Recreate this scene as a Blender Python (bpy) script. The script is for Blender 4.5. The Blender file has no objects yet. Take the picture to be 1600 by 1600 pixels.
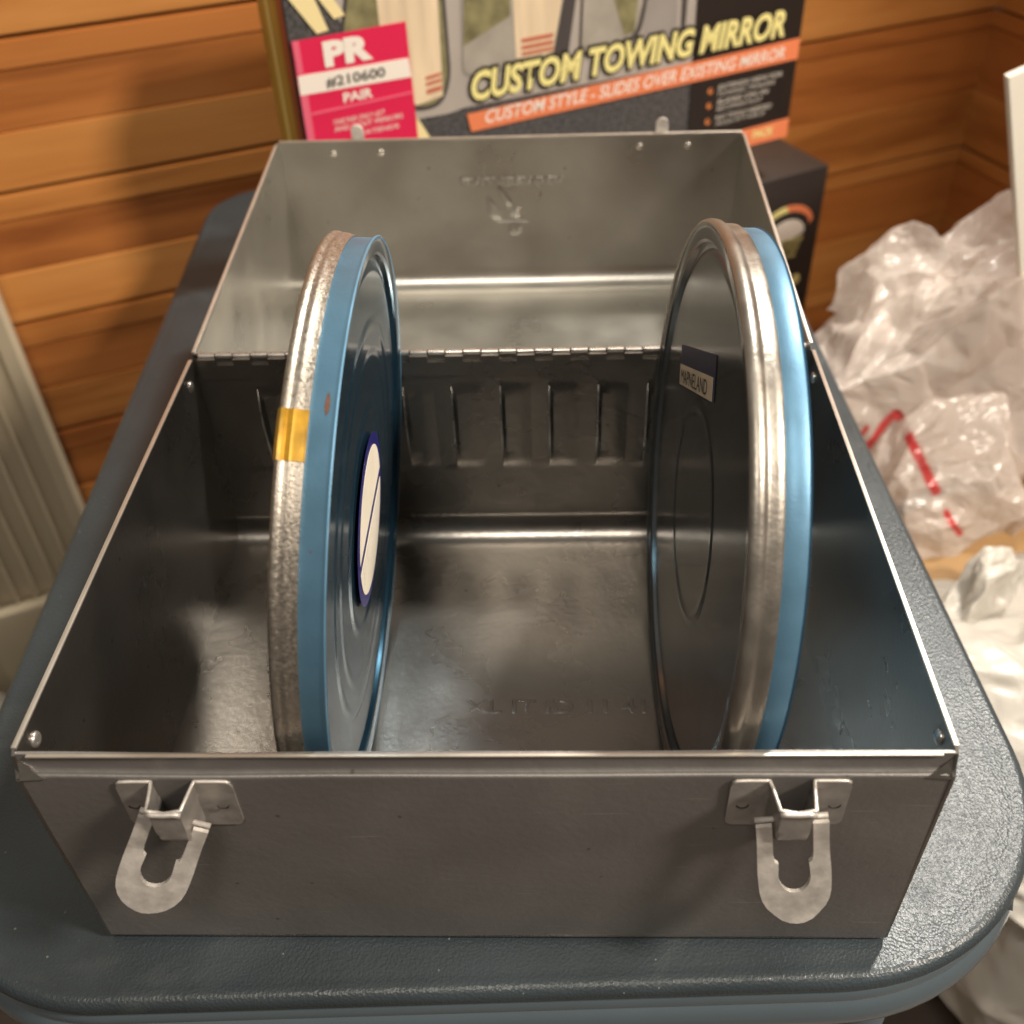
import bpy, bmesh, math, random
import numpy as np
from mathutils import Vector, Matrix, noise
random.seed(7)
rng = np.random.default_rng(11)
PI = math.pi
R = math.radians
SC = bpy.context.scene
COL = SC.collection

# ------------------------------------------------------------------ camera
cam_d = bpy.data.cameras.new('camera')
cam = bpy.data.objects.new('camera', cam_d); COL.objects.link(cam)
cam.matrix_world = Matrix.Translation((0.01883, -0.15559, 0.31312)) @ Matrix.Rotation(-0.016417, 4, 'Z') @ Matrix.Rotation(0.850218, 4, 'X') @ Matrix.Rotation(0.04807, 4, 'Y')
cam_d.sensor_width = 36; cam_d.lens = 36 * 1633.1 / 1600
cam_d.clip_start = 0.01; cam_d.clip_end = 60
cam_d.dof.use_dof = True; cam_d.dof.focus_distance = 0.315; cam_d.dof.aperture_fstop = 12.0
SC.camera = cam
SC.render.resolution_x = 1024; SC.render.resolution_y = 1024

# ------------------------------------------------------------------ world and lamps (indoor, warm)
w = bpy.data.worlds.new('World'); SC.world = w; w.use_nodes = True
nt = w.node_tree; nt.nodes.clear()
wo = nt.nodes.new('ShaderNodeOutputWorld'); bg = nt.nodes.new('ShaderNodeBackground')
tc = nt.nodes.new('ShaderNodeTexCoord'); sx = nt.nodes.new('ShaderNodeSeparateXYZ'); cr = nt.nodes.new('ShaderNodeValToRGB')
mr = nt.nodes.new('ShaderNodeMapRange'); mr.inputs[1].default_value = -1; mr.inputs[2].default_value = 1
nt.links.new(tc.outputs['Generated'], sx.inputs[0]); nt.links.new(sx.outputs['Z'], mr.inputs[0]); nt.links.new(mr.outputs[0], cr.inputs[0])
e = cr.color_ramp.elements
e[0].position = 0.25; e[0].color = (0.085, 0.075, 0.066, 1)
e[1].position = 0.95; e[1].color = (0.62, 0.56, 0.48, 1)
m_ = cr.color_ramp.elements.new(0.55); m_.color = (0.24, 0.205, 0.17, 1)
nt.links.new(cr.outputs[0], bg.inputs[0]); bg.inputs[1].default_value = 0.46
nt.links.new(bg.outputs[0], wo.inputs[0])

def lamp(name, target, az, el, dist, size, power, color):
    d = bpy.data.lights.new(name, 'AREA'); d.shape = 'DISK'; d.size = size; d.energy = power; d.color = color
    o = bpy.data.objects.new(name, d); COL.objects.link(o)
    L = Vector((math.cos(R(az)) * math.cos(R(el)), math.sin(R(az)) * math.cos(R(el)), math.sin(R(el))))
    o.location = Vector(target) + L * dist
    o.rotation_euler = L.to_track_quat('Z', 'Y').to_euler()
    return o
lamp('lamp_behind', (0.13, 0.05, 0), 53, 55, 1.7, 0.15, 34, (1.0, 0.94, 0.85))
lamp('lamp_right', (0, 0.18, 0.05), -27, 42, 1.7, 0.24, 34, (1.0, 0.88, 0.745))
lamp('lamp_above', (0, 0.2, 0.05), -96, 58, 1.9, 0.45, 12, (1.0, 0.90, 0.78))

SC.view_settings.view_transform = 'Standard'; SC.view_settings.look = 'None'
SC.view_settings.exposure = 0.0; SC.view_settings.gamma = 1.0
SC.render.engine = 'CYCLES'

# ------------------------------------------------------------------ materials
def mat(name, base, rough=0.5, metal=0.0, var=0.0, vscale=20, bump=0.0, bscale=200, bdist=0.0003, coat=0.0, rvar=0.0, spec=None, detail=4, stretch=(1, 1, 1), aniso=0):
    m = bpy.data.materials.new(name); m.use_nodes = True
    t = m.node_tree; N = t.nodes; L = t.links
    b = N['Principled BSDF']
    b.inputs['Base Color'].default_value = (*base, 1); b.inputs['Roughness'].default_value = rough; b.inputs['Metallic'].default_value = metal
    if coat: b.inputs['Coat Weight'].default_value = coat; b.inputs['Coat Roughness'].default_value = 0.15
    if spec is not None: b.inputs['Specular IOR Level'].default_value = spec
    c = N.new('ShaderNodeTexCoord'); mp = N.new('ShaderNodeMapping'); mp.inputs['Scale'].default_value = stretch
    L.new(c.outputs['Object'], mp.inputs[0])
    if var or rvar:
        n = N.new('ShaderNodeTexNoise'); n.inputs['Scale'].default_value = vscale; n.inputs['Detail'].default_value = detail
        L.new(mp.outputs[0], n.inputs[0])
        if var:
            r = N.new('ShaderNodeValToRGB'); r.color_ramp.elements[0].position = 0.3; r.color_ramp.elements[1].position = 0.7
            r.color_ramp.elements[0].color = (*[x * (1 - var) for x in base], 1); r.color_ramp.elements[1].color = (*[min(1, x * (1 + var)) for x in base], 1)
            L.new(n.outputs[0], r.inputs[0]); L.new(r.outputs[0], b.inputs['Base Color'])
        if rvar:
            q = N.new('ShaderNodeMapRange'); q.inputs[1].default_value = 0.3; q.inputs[2].default_value = 0.7
            q.inputs[3].default_value = max(0.02, rough - rvar); q.inputs[4].default_value = rough + rvar
            L.new(n.outputs[0], q.inputs[0]); L.new(q.outputs[0], b.inputs['Roughness'])
    if bump:
        n2 = N.new('ShaderNodeTexNoise'); n2.inputs['Scale'].default_value = bscale; n2.inputs['Detail'].default_value = 5
        L.new(mp.outputs[0], n2.inputs[0])
        bu = N.new('ShaderNodeBump'); bu.inputs['Strength'].default_value = bump; bu.inputs['Distance'].default_value = bdist
        L.new(n2.outputs[0], bu.inputs['Height']); L.new(bu.outputs[0], b.inputs['Normal'])
    m['bsdf'] = 1
    return m

def steel_mat(name, base, rough, bump=0.35, scr=True):
    """painted / galvanised sheet steel: satin, mottled, with fine pits, a few rust specks and scratches"""
    m = mat(name, base, rough, 0.96, var=0.10, vscale=28, rvar=0.06, bump=bump, bscale=420, bdist=0.00025)
    t = m.node_tree; N = t.nodes; L = t.links; b = N['Principled BSDF']
    c = [n for n in N if n.type == 'TEX_COORD'][0]
    # fine broad waviness added under the pits
    n = N.new('ShaderNodeTexNoise'); n.inputs['Scale'].default_value = 34; n.inputs['Detail'].default_value = 3
    L.new(c.outputs['Object'], n.inputs[0])
    bu = N.new('ShaderNodeBump'); bu.inputs['Strength'].default_value = 0.10; bu.inputs['Distance'].default_value = 0.0010
    L.new(n.outputs[0], bu.inputs['Height'])
    old = [x for x in N if x.type == 'BUMP' and x != bu][0]
    L.new(bu.outputs[0], old.inputs['Normal'])
    # faint rubbed scratches in two directions
    for ang, sc_, thr in (((0.5, 40, 0.74), (-1.1, 30, 0.76)) if scr else ()):
        mq = N.new('ShaderNodeMapping'); mq.inputs['Rotation'].default_value = (0.3, ang, ang); mq.inputs['Scale'].default_value = (1.2, 22, 22)
        L.new(c.outputs['Object'], mq.inputs[0])
        ns = N.new('ShaderNodeTexNoise'); ns.inputs['Scale'].default_value = sc_; ns.inputs['Detail'].default_value = 1; L.new(mq.outputs[0], ns.inputs[0])
        rq = N.new('ShaderNodeMapRange'); rq.inputs[1].default_value = thr; rq.inputs[2].default_value = thr + 0.05; rq.inputs[3].default_value = 0; rq.inputs[4].default_value = 0.22
        L.new(ns.outputs[0], rq.inputs[0])
        mm = N.new('ShaderNodeMix'); mm.data_type = 'RGBA'; mm.inputs['B'].default_value = (0.55, 0.52, 0.48, 1)
        src = b.inputs['Base Color'].links[0].from_socket
        L.new(rq.outputs[0], mm.inputs['Factor']); L.new(src, mm.inputs['A']); L.new(mm.outputs['Result'], b.inputs['Base Color'])
    # smudges: slow change of gloss and tone
    sm = N.new('ShaderNodeTexNoise'); sm.inputs['Scale'].default_value = 7; sm.inputs['Detail'].default_value = 6; sm.inputs['Distortion'].default_value = 0.8; L.new(c.outputs['Object'], sm.inputs[0])
    sr = N.new('ShaderNodeMapRange'); sr.inputs[1].default_value = 0.35; sr.inputs[2].default_value = 0.68; sr.inputs[3].default_value = 0.90; sr.inputs[4].default_value = 1.06; L.new(sm.outputs[0], sr.inputs[0])
    ms = N.new('ShaderNodeMix'); ms.data_type = 'RGBA'; ms.blend_type = 'MULTIPLY'; ms.inputs['Factor'].default_value = 1
    src = b.inputs['Base Color'].links[0].from_socket
    L.new(src, ms.inputs['A']); L.new(sr.outputs[0], ms.inputs['B']); L.new(ms.outputs['Result'], b.inputs['Base Color'])
    # specks
    v = N.new('ShaderNodeTexVoronoi'); v.inputs['Scale'].default_value = 75
    L.new(c.outputs['Object'], v.inputs[0])
    r = N.new('ShaderNodeMapRange'); r.inputs[1].default_value = 0.035; r.inputs[2].default_value = 0.06; r.inputs[3].default_value = 0.7; r.inputs[4].default_value = 0
    L.new(v.outputs['Distance'], r.inputs[0])
    mix = N.new('ShaderNodeMix'); mix.data_type = 'RGBA'; mix.inputs['B'].default_value = (0.10, 0.075, 0.055, 1)
    src = b.inputs['Base Color'].links[0].from_socket
    L.new(r.outputs[0], mix.inputs['Factor']); L.new(src, mix.inputs['A']); L.new(mix.outputs['Result'], b.inputs['Base Color'])
    return m

M = {}
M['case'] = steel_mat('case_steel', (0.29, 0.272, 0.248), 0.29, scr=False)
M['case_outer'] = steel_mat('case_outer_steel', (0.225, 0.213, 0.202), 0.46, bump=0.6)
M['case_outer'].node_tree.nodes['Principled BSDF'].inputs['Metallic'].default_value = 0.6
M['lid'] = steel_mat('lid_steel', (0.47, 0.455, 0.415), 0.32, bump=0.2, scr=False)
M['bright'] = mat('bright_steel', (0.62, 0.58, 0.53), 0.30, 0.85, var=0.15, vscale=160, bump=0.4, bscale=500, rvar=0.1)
M['latch'] = mat('latch_steel', (0.66, 0.62, 0.57), 0.45, 0.5, var=0.2, vscale=220, bump=0.3, bscale=600, rvar=0.08)
M['edge'] = mat('cut_edge_steel', (0.62, 0.57, 0.50), 0.38, 0.8, var=0.10, vscale=90)
M['plate'] = mat('latch_plate_steel', (0.36, 0.335, 0.31), 0.40, 0.6, var=0.16, vscale=180, bump=0.35, bscale=500, rvar=0.08)
M['dark'] = mat('dark_gap', (0.02, 0.018, 0.016), 0.7)
M['silver'] = mat('can_silver', (0.34, 0.305, 0.26), 0.38, 0.86, var=0.12, vscale=900, bump=0.5, bscale=1300, bdist=0.0003, rvar=0.12)
M['silver_smooth'] = mat('can_silver_satin', (0.30, 0.275, 0.24), 0.38, 0.86, var=0.08, vscale=120, bump=0.3, bscale=700, rvar=0.08)
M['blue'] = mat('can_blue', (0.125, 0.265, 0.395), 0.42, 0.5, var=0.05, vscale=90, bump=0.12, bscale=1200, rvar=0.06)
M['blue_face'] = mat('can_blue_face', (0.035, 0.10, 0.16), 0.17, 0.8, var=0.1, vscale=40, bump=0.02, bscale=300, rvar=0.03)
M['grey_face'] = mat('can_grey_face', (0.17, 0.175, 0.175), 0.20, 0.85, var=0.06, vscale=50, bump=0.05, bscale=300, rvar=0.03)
M['navy'] = mat('navy_print', (0.012, 0.010, 0.12), 0.4)
M['navy_dull'] = mat('navy_dull_print', (0.022, 0.022, 0.055), 0.5)
M['cream'] = mat('cream_paper', (0.72, 0.66, 0.54), 0.55, var=0.06, vscale=80)
M['tan_paper'] = mat('tan_paper', (0.56, 0.47, 0.33), 0.6, var=0.08, vscale=120)
M['ink'] = mat('black_ink', (0.02, 0.02, 0.02), 0.6)
M['rust'] = mat('rust', (0.11, 0.045, 0.02), 0.8, var=0.3, vscale=300)
M['tube'] = mat('blue_enamel', (0.078, 0.104, 0.120), 0.28, 0.0, var=0.05, vscale=30, bump=0.15, bscale=120, coat=0.6)
M['orange'] = mat('orange_print', (0.78, 0.23, 0.10), 0.4)
M['orange_deep'] = mat('orange_deep_print', (0.62, 0.20, 0.06), 0.4)
M['black'] = mat('black_print', (0.018, 0.014, 0.012), 0.38)
M['yellow'] = mat('yellow_print', (0.82, 0.74, 0.30), 0.4)
M['yellow_pale'] = mat('pale_yellow_print', (0.85, 0.72, 0.38), 0.4)
M['magenta'] = mat('magenta_print', (0.70, 0.02, 0.085), 0.35)
M['pink'] = mat('pink_painted_gloss', (0.76, 0.14, 0.22), 0.35)
M['white_print'] = mat('white_print', (0.86, 0.80, 0.72), 0.4)
M['grey_print'] = mat('grey_print', (0.30, 0.275, 0.25), 0.4, var=0.08, vscale=30)
M['lightgrey_print'] = mat('light_grey_print', (0.42, 0.38, 0.34), 0.4, var=0.06, vscale=30)
M['darkgrey_print'] = mat('dark_grey_print', (0.07, 0.062, 0.06), 0.4)
M['road_print'] = mat('road_print', (0.36, 0.33, 0.28), 0.4, var=0.12, vscale=60)
M['green_print'] = mat('green_print', (0.22, 0.20, 0.10), 0.4, var=0.35, vscale=90)
M['trailer_print'] = mat('trailer_print', (0.72, 0.58, 0.40), 0.4, var=0.14, vscale=160, stretch=(1, 1, 0.1))
M['red_print'] = mat('red_print', (0.50, 0.15, 0.09), 0.4)
M['text_grey'] = mat('text_grey_print', (0.50, 0.47, 0.42), 0.5)
M['carton'] = mat('carton_black', (0.026, 0.022, 0.02), 0.33, var=0.1, vscale=20, bump=0.1, bscale=90)
M['cardboard'] = mat('cardboard', (0.36, 0.215, 0.09), 0.75, var=0.08, vscale=60, bump=0.15, bscale=200)
M['cream_paint'] = mat('cream_paint', (0.42, 0.355, 0.25), 0.45, var=0.05, vscale=12, bump=0.1, bscale=60)
M['floor'] = mat('floor_wood', (0.075, 0.058, 0.048), 0.55, var=0.35, vscale=8, stretch=(1, 8, 1), bump=0.2, bscale=40)
M['white_board'] = mat('white_board', (0.82, 0.78, 0.68), 0.5, var=0.03)

# granite print (mottled dark grey)
g = mat('granite_print', (0.075, 0.072, 0.072), 0.4, var=0.75, vscale=520, detail=2); M['granite'] = g
# ochre film side
M['ochre'] = mat('ochre_print', (0.40, 0.28, 0.05), 0.35, var=0.35, vscale=22, stretch=(1, 6, 0.15))
M['dark_red'] = mat('dark_red_print', (0.30, 0.06, 0.035), 0.4, var=0.2, vscale=40)

# vinyl
def vinyl():
    m = bpy.data.materials.new('blue_vinyl'); m.use_nodes = True
    t = m.node_tree; N = t.nodes; L = t.links; b = N['Principled BSDF']
    c = N.new('ShaderNodeTexCoord')
    n = N.new('ShaderNodeTexNoise'); n.inputs['Scale'].default_value = 14; n.inputs['Detail'].default_value = 5; L.new(c.outputs['Object'], n.inputs[0])
    r = N.new('ShaderNodeValToRGB'); r.color_ramp.elements[0].position = 0.3; r.color_ramp.elements[1].position = 0.72
    r.color_ramp.elements[0].color = (0.024, 0.031, 0.035, 1); r.color_ramp.elements[1].color = (0.042, 0.056, 0.064, 1)
    L.new(n.outputs[0], r.inputs[0])
    dv = N.new('ShaderNodeTexVoronoi'); dv.inputs['Scale'].default_value = 130; L.new(c.outputs['Object'], dv.inputs[0])
    dr = N.new('ShaderNodeMapRange'); dr.inputs[1].default_value = 0.035; dr.inputs[2].default_value = 0.06; dr.inputs[3].default_value = 0.55; dr.inputs[4].default_value = 0; L.new(dv.outputs['Distance'], dr.inputs[0])
    sn = N.new('ShaderNodeTexNoise'); sn.inputs['Scale'].default_value = 9; sn.inputs['Detail'].default_value = 8; sn.inputs['Distortion'].default_value = 2.0; L.new(c.outputs['Object'], sn.inputs[0])
    sr = N.new('ShaderNodeMapRange'); sr.inputs[1].default_value = 0.58; sr.inputs[2].default_value = 0.74; sr.inputs[3].default_value = 0; sr.inputs[4].default_value = 0.16; L.new(sn.outputs[0], sr.inputs[0])
    mxx = N.new('ShaderNodeMath'); mxx.operation = 'MAXIMUM'; L.new(dr.outputs[0], mxx.inputs[0]); L.new(sr.outputs[0], mxx.inputs[1])
    md = N.new('ShaderNodeMix'); md.data_type = 'RGBA'; md.inputs['B'].default_value = (0.24, 0.25, 0.24, 1)
    L.new(mxx.outputs[0], md.inputs['Factor']); L.new(r.outputs[0], md.inputs['A']); L.new(md.outputs['Result'], b.inputs['Base Color'])
    rr_ = N.new('ShaderNodeMapRange'); rr_.inputs[1].default_value = 0.3; rr_.inputs[2].default_value = 0.7; rr_.inputs[3].default_value = 0.30; rr_.inputs[4].default_value = 0.44; L.new(sn.outputs[0], rr_.inputs[0]); L.new(rr_.outputs[0], b.inputs['Roughness'])
    b.inputs['Roughness'].default_value = 0.36; b.inputs['Specular IOR Level'].default_value = 0.5
    # warped pebble grain
    w1 = N.new('ShaderNodeTexNoise'); w1.inputs['Scale'].default_value = 60; w1.inputs['Detail'].default_value = 3; L.new(c.outputs['Object'], w1.inputs[0])
    mx = N.new('ShaderNodeMix'); mx.data_type = 'RGBA'; mx.blend_type = 'ADD'; mx.inputs['Factor'].default_value = 0.0035
    L.new(c.outputs['Object'], mx.inputs['A']); L.new(w1.outputs['Color'], mx.inputs['B'])
    v = N.new('ShaderNodeTexVoronoi'); v.inputs['Scale'].default_value = 1050; v.feature = 'F1'
    L.new(mx.outputs['Result'], v.inputs[0])
    f = N.new('ShaderNodeTexNoise'); f.inputs['Scale'].default_value = 900; f.inputs['Detail'].default_value = 3; L.new(mx.outputs['Result'], f.inputs[0])
    # long creases
    wv = N.new('ShaderNodeTexNoise'); wv.noise_type = 'RIDGED_MULTIFRACTAL' if hasattr(wv, 'noise_type') else wv.noise_type
    wv.inputs['Scale'].default_value = 38; wv.inputs['Detail'].default_value = 3; L.new(mx.outputs['Result'], wv.inputs[0])
    b1 = N.new('ShaderNodeBump'); b1.inputs['Strength'].default_value = 0.22; b1.inputs['Distance'].default_value = 0.0004; L.new(wv.outputs[0], b1.inputs['Height'])
    b2 = N.new('ShaderNodeBump'); b2.inputs['Strength'].default_value = 0.30; b2.inputs['Distance'].default_value = 0.0004; L.new(v.outputs['Distance'], b2.inputs['Height']); L.new(b1.outputs[0], b2.inputs['Normal'])
    b3 = N.new('ShaderNodeBump'); b3.inputs['Strength'].default_value = 0.35; b3.inputs['Distance'].default_value = 0.0003; L.new(f.outputs[0], b3.inputs['Height']); L.new(b2.outputs[0], b3.inputs['Normal'])
    L.new(b3.outputs[0], b.inputs['Normal'])
    return m
M['vinyl'] = vinyl()

def wood(name, c1, c2, c3):
    """board grain along local X, colour shifts from board to board"""
    m = bpy.data.materials.new(name); m.use_nodes = True
    t = m.node_tree; N = t.nodes; L = t.links; b = N['Principled BSDF']
    c = N.new('ShaderNodeTexCoord'); oi = N.new('ShaderNodeObjectInfo')
    off = N.new('ShaderNodeVectorMath'); off.operation = 'ADD'
    sc = N.new('ShaderNodeVectorMath'); sc.operation = 'SCALE'; sc.inputs['Scale'].default_value = 7.0
    cb = N.new('ShaderNodeCombineXYZ'); L.new(oi.outputs['Random'], cb.inputs[0]); L.new(oi.outputs['Random'], cb.inputs[1]); L.new(oi.outputs['Random'], cb.inputs[2])
    L.new(cb.outputs[0], sc.inputs[0]); L.new(c.outputs['Object'], off.inputs[0]); L.new(sc.outputs[0], off.inputs[1])
    mp = N.new('ShaderNodeMapping'); mp.inputs['Scale'].default_value = (2.6, 9, 16); L.new(off.outputs[0], mp.inputs[0])
    n = N.new('ShaderNodeTexNoise'); n.inputs['Scale'].default_value = 1.6; n.inputs['Detail'].default_value = 7; n.inputs['Distortion'].default_value = 0.7; L.new(mp.outputs[0], n.inputs[0])
    mp2 = N.new('ShaderNodeMapping'); mp2.inputs['Scale'].default_value = (4, 30, 110); L.new(off.outputs[0], mp2.inputs[0])
    n2 = N.new('ShaderNodeTexNoise'); n2.inputs['Scale'].default_value = 1.0; n2.inputs['Detail'].default_value = 5; L.new(mp2.outputs[0], n2.inputs[0])
    ad = N.new('ShaderNodeMath'); ad.operation = 'MULTIPLY_ADD'; ad.inputs[1].default_value = 0.40; L.new(n2.outputs[0], ad.inputs[0]); L.new(n.outputs[0], ad.inputs[2])
    ad2 = N.new('ShaderNodeMath'); ad2.operation = 'MULTIPLY_ADD'; ad2.inputs[1].default_value = 0.16; L.new(oi.outputs['Random'], ad2.inputs[0]); L.new(ad.outputs[0], ad2.inputs[2])
    kv = N.new('ShaderNodeTexVoronoi'); kv.inputs['Scale'].default_value = 1.0
    mp3 = N.new('ShaderNodeMapping'); mp3.inputs['Scale'].default_value = (4.5, 4.5, 9); L.new(off.outputs[0], mp3.inputs[0]); L.new(mp3.outputs[0], kv.inputs[0])
    kr = N.new('ShaderNodeMapRange'); kr.inputs[1].default_value = 0.03; kr.inputs[2].default_value = 0.16; kr.inputs[3].default_value = -0.30; kr.inputs[4].default_value = 0.0
    L.new(kv.outputs['Distance'], kr.inputs[0])
    kk = N.new('ShaderNodeMath'); L.new(kr.outputs[0], kk.inputs[0]); L.new(ad2.outputs[0], kk.inputs[1]); ad2 = kk
    r = N.new('ShaderNodeValToRGB'); e = r.color_ramp.elements
    e[0].position = 0.52; e[0].color = (*c1, 1); e[1].position = 1.0; e[1].color = (*c3, 1)
    k = e.new(0.74); k.color = (*c2, 1)
    L.new(ad2.outputs[0], r.inputs[0]); L.new(r.outputs[0], b.inputs['Base Color'])
    b.inputs['Roughness'].default_value = 0.42
    bu = N.new('ShaderNodeBump'); bu.inputs['Strength'].default_value = 0.25; bu.inputs['Distance'].default_value = 0.0008
    L.new(n2.outputs[0], bu.inputs['Height']); L.new(bu.outputs[0], b.inputs['Normal'])
    return m
M['wood_light'] = wood('plank_wood_light', (0.30, 0.102, 0.022), (0.48, 0.190, 0.046), (0.57, 0.252, 0.070))
M['wood_dark'] = wood('plank_wood_dark', (0.25, 0.076, 0.017), (0.40, 0.138, 0.032), (0.49, 0.185, 0.045))

def plastic(name, col, transp, transl, rough=0.20, printed=False):
    m = bpy.data.materials.new(name); m.use_nodes = True
    t = m.node_tree; N = t.nodes; L = t.links; b = N['Principled BSDF']; out = N['Material Output']
    b.inputs['Base Color'].default_value = (*col, 1); b.inputs['Roughness'].default_value = rough; b.inputs['Specular IOR Level'].default_value = 0.7
    c = N.new('ShaderNodeTexCoord')
    n = N.new('ShaderNodeTexNoise'); n.inputs['Scale'].default_value = 70; n.inputs['Detail'].default_value = 4; n.inputs['Distortion'].default_value = 1.5
    L.new(c.outputs['Object'], n.inputs[0])
    bu = N.new('ShaderNodeBump'); bu.inputs['Strength'].default_value = 0.35; bu.inputs['Distance'].default_value = 0.0018
    L.new(n.outputs[0], bu.inputs['Height']); L.new(bu.outputs[0], b.inputs['Normal'])
    tl = N.new('ShaderNodeBsdfTranslucent'); tl.inputs['Color'].default_value = (*col, 1); L.new(bu.outputs[0], tl.inputs['Normal'])
    tr = N.new('ShaderNodeBsdfTransparent')
    m1 = N.new('ShaderNodeMixShader'); m1.inputs[0].default_value = transl; L.new(b.outputs[0], m1.inputs[1]); L.new(tl.outputs[0], m1.inputs[2])
    m2 = N.new('ShaderNodeMixShader'); m2.inputs[0].default_value = transp; L.new(m1.outputs[0], m2.inputs[1]); L.new(tr.outputs[0], m2.inputs[2])
    L.new(m2.outputs[0], out.inputs['Surface'])
    if printed:
        a = N.new('ShaderNodeAttribute'); a.attribute_name = 'print'
        mx = N.new('ShaderNodeMix'); mx.data_type = 'RGBA'; mx.inputs['A'].default_value = (*col, 1); mx.inputs['B'].default_value = (0.66, 0.06, 0.06, 1)
        L.new(a.outputs['Fac'], mx.inputs['Factor']); L.new(mx.outputs['Result'], b.inputs['Base Color']); L.new(mx.outputs['Result'], tl.inputs['Color'])
        q = N.new('ShaderNodeMapRange'); q.inputs[3].default_value = transp; q.inputs[4].default_value = 0.05
        L.new(a.outputs['Fac'], q.inputs[0]); L.new(q.outputs[0], m2.inputs[0])
    return m
M['bag_clear'] = plastic('clear_bag_plastic', (0.84, 0.77, 0.71), 0.36, 0.40, printed=True)
M['bag_white'] = plastic('white_bag_plastic', (0.60, 0.57, 0.51), 0.0, 0.25, rough=0.34)
m = mat('amber_tape', (0.36, 0.20, 0.018), 0.30, 0.35, var=0.5, vscale=130, bump=0.5, bscale=160); M['amber'] = m

# ------------------------------------------------------------------ mesh helpers
def link(o, parent=None):
    COL.objects.link(o)
    if parent is not None: o.parent = parent
    return o
def mesh(name, V, F, material, parent=None, smooth=False, loc=None, matrix=None):
    me = bpy.data.meshes.new(name); me.from_pydata([tuple(map(float, v)) for v in V], [], [tuple(f) for f in F])
    if isinstance(material, str): material = M[material]
    me.materials.append(material)
    if smooth: me.shade_smooth()
    me.update()
    o = bpy.data.objects.new(name, me)
    if matrix is not None: o.matrix_local = matrix
    if loc is not None: o.location = loc
    return link(o, parent)
def from_bm(name, bm, material, parent=None, smooth=None, bevel=0, segs=2):
    if bevel: bmesh.ops.bevel(bm, geom=list(bm.edges), offset=bevel, segments=segs, affect='EDGES', profile=0.6)
    me = bpy.data.meshes.new(name); bm.to_mesh(me); bm.free()
    me.materials.append(M[material] if isinstance(material, str) else material)
    if smooth is not None:
        me.shade_smooth()
        if smooth < 179:
            me.set_sharp_from_angle(angle=R(smooth))
    o = bpy.data.objects.new(name, me)
    return link(o, parent)
def empty(name, loc=(0, 0, 0), rot=(0, 0, 0), label=None, cat=None, group=None, kind=None):
    o = bpy.data.objects.new(name, None); COL.objects.link(o); o.location = loc; o.rotation_euler = rot; o.empty_display_size = 0.02
    tag(o, label, cat, group, kind); return o
def tag(o, label=None, cat=None, group=None, kind=None):
    if label: o['label'] = label
    if cat: o['category'] = cat
    if group: o['group'] = group
    if kind: o['kind'] = kind
    return o
def bm_box(bm, lo, hi):
    lo = Vector(lo); hi = Vector(hi)
    r = bmesh.ops.create_cube(bm, size=1.0)
    c = (lo + hi) / 2; s = hi - lo
    for v in r['verts']: v.co = Vector((v.co.x * s.x, v.co.y * s.y, v.co.z * s.z)) + c
    return r['verts']
def box(name, lo, hi, material, parent=None, bevel=0.0, segs=2):
    bm = bmesh.new(); bm_box(bm, lo, hi)
    return from_bm(name, bm, material, parent, smooth=35 if bevel else None, bevel=bevel, segs=segs)
def sweep_profile(prof, x0, x1, n=1, th=0.0):
    """open 2D profile (y,z) with thickness th to the left of travel, extruded along x"""
    P = [Vector(p) for p in prof]; off = []
    for i, p in enumerate(P):
        a = (P[i] - P[i - 1]).normalized() if i > 0 else None
        b = (P[i + 1] - P[i]).normalized() if i < len(P) - 1 else None
        d = ((a or b) + (b or a)).normalized(); nrm = Vector((-d.y, d.x))
        k = 1.0
        if a and b: k = 1 / max(0.4, nrm.dot(Vector((-a.y, a.x))))
        off.append(p + nrm * th * k)
    ring = P + off[::-1]; m = len(ring); V = []; F = []
    for j in range(n + 1):
        x = x0 + (x1 - x0) * j / n
        V += [(x, p.x, p.y) for p in ring]
    for j in range(n):
        for i in range(m):
            a = j * m + i; b = j * m + (i + 1) % m
            F.append((a, b, b + m, a + m))
    for i in range(len(P) - 1):
        F.append((i, m - 1 - i, m - 2 - i, i + 1))
        k = n * m; F.append((k + i, k + i + 1, k + m - 2 - i, k + m - 1 - i))
    return V, F
def mesh_sharp(name, V, F, material, parent=None, ang=35, matrix=None):
    bm = bmesh.new(); vs = [bm.verts.new(v) for v in V]
    for f in F:
        try: bm.faces.new([vs[i] for i in f])
        except ValueError: pass
    bmesh.ops.recalc_face_normals(bm, faces=bm.faces)
    o = from_bm(name, bm, material, parent, smooth=ang)
    if matrix is not None: o.matrix_local = matrix
    return o
def lathe(name, prof, material, parent, seg=160, a0=0, a1=2 * PI, ang=40):
    """revolve (x, r) profile about local X"""
    full = abs(a1 - a0 - 2 * PI) < 1e-6; n = seg; V = []; F = []; k = len(prof)
    cnt = n if full else n + 1
    for j in range(cnt):
        t = a0 + (a1 - a0) * j / n
        V += [(x, r * math.cos(t), r * math.sin(t)) for x, r in prof]
    for j in range(n):
        j2 = (j + 1) % cnt
        for i in range(k - 1):
            F.append((j * k + i, j * k + i + 1, j2 * k + i + 1, j2 * k + i))
    bm = bmesh.new(); vs = [bm.verts.new(v) for v in V]
    for f in F:
        bm.faces.new([vs[i] for i in f])
    bmesh.ops.remove_doubles(bm, verts=bm.verts, dist=1e-6)
    bmesh.ops.recalc_face_normals(bm, faces=bm.faces)
    return from_bm(name, bm, material, parent, smooth=ang)
def arc(cx, cy, r, a0, a1, n):
    return [(cx + r * math.cos(R(a0 + (a1 - a0) * i / n)), cy + r * math.sin(R(a0 + (a1 - a0) * i / n))) for i in range(n + 1)]
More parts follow.
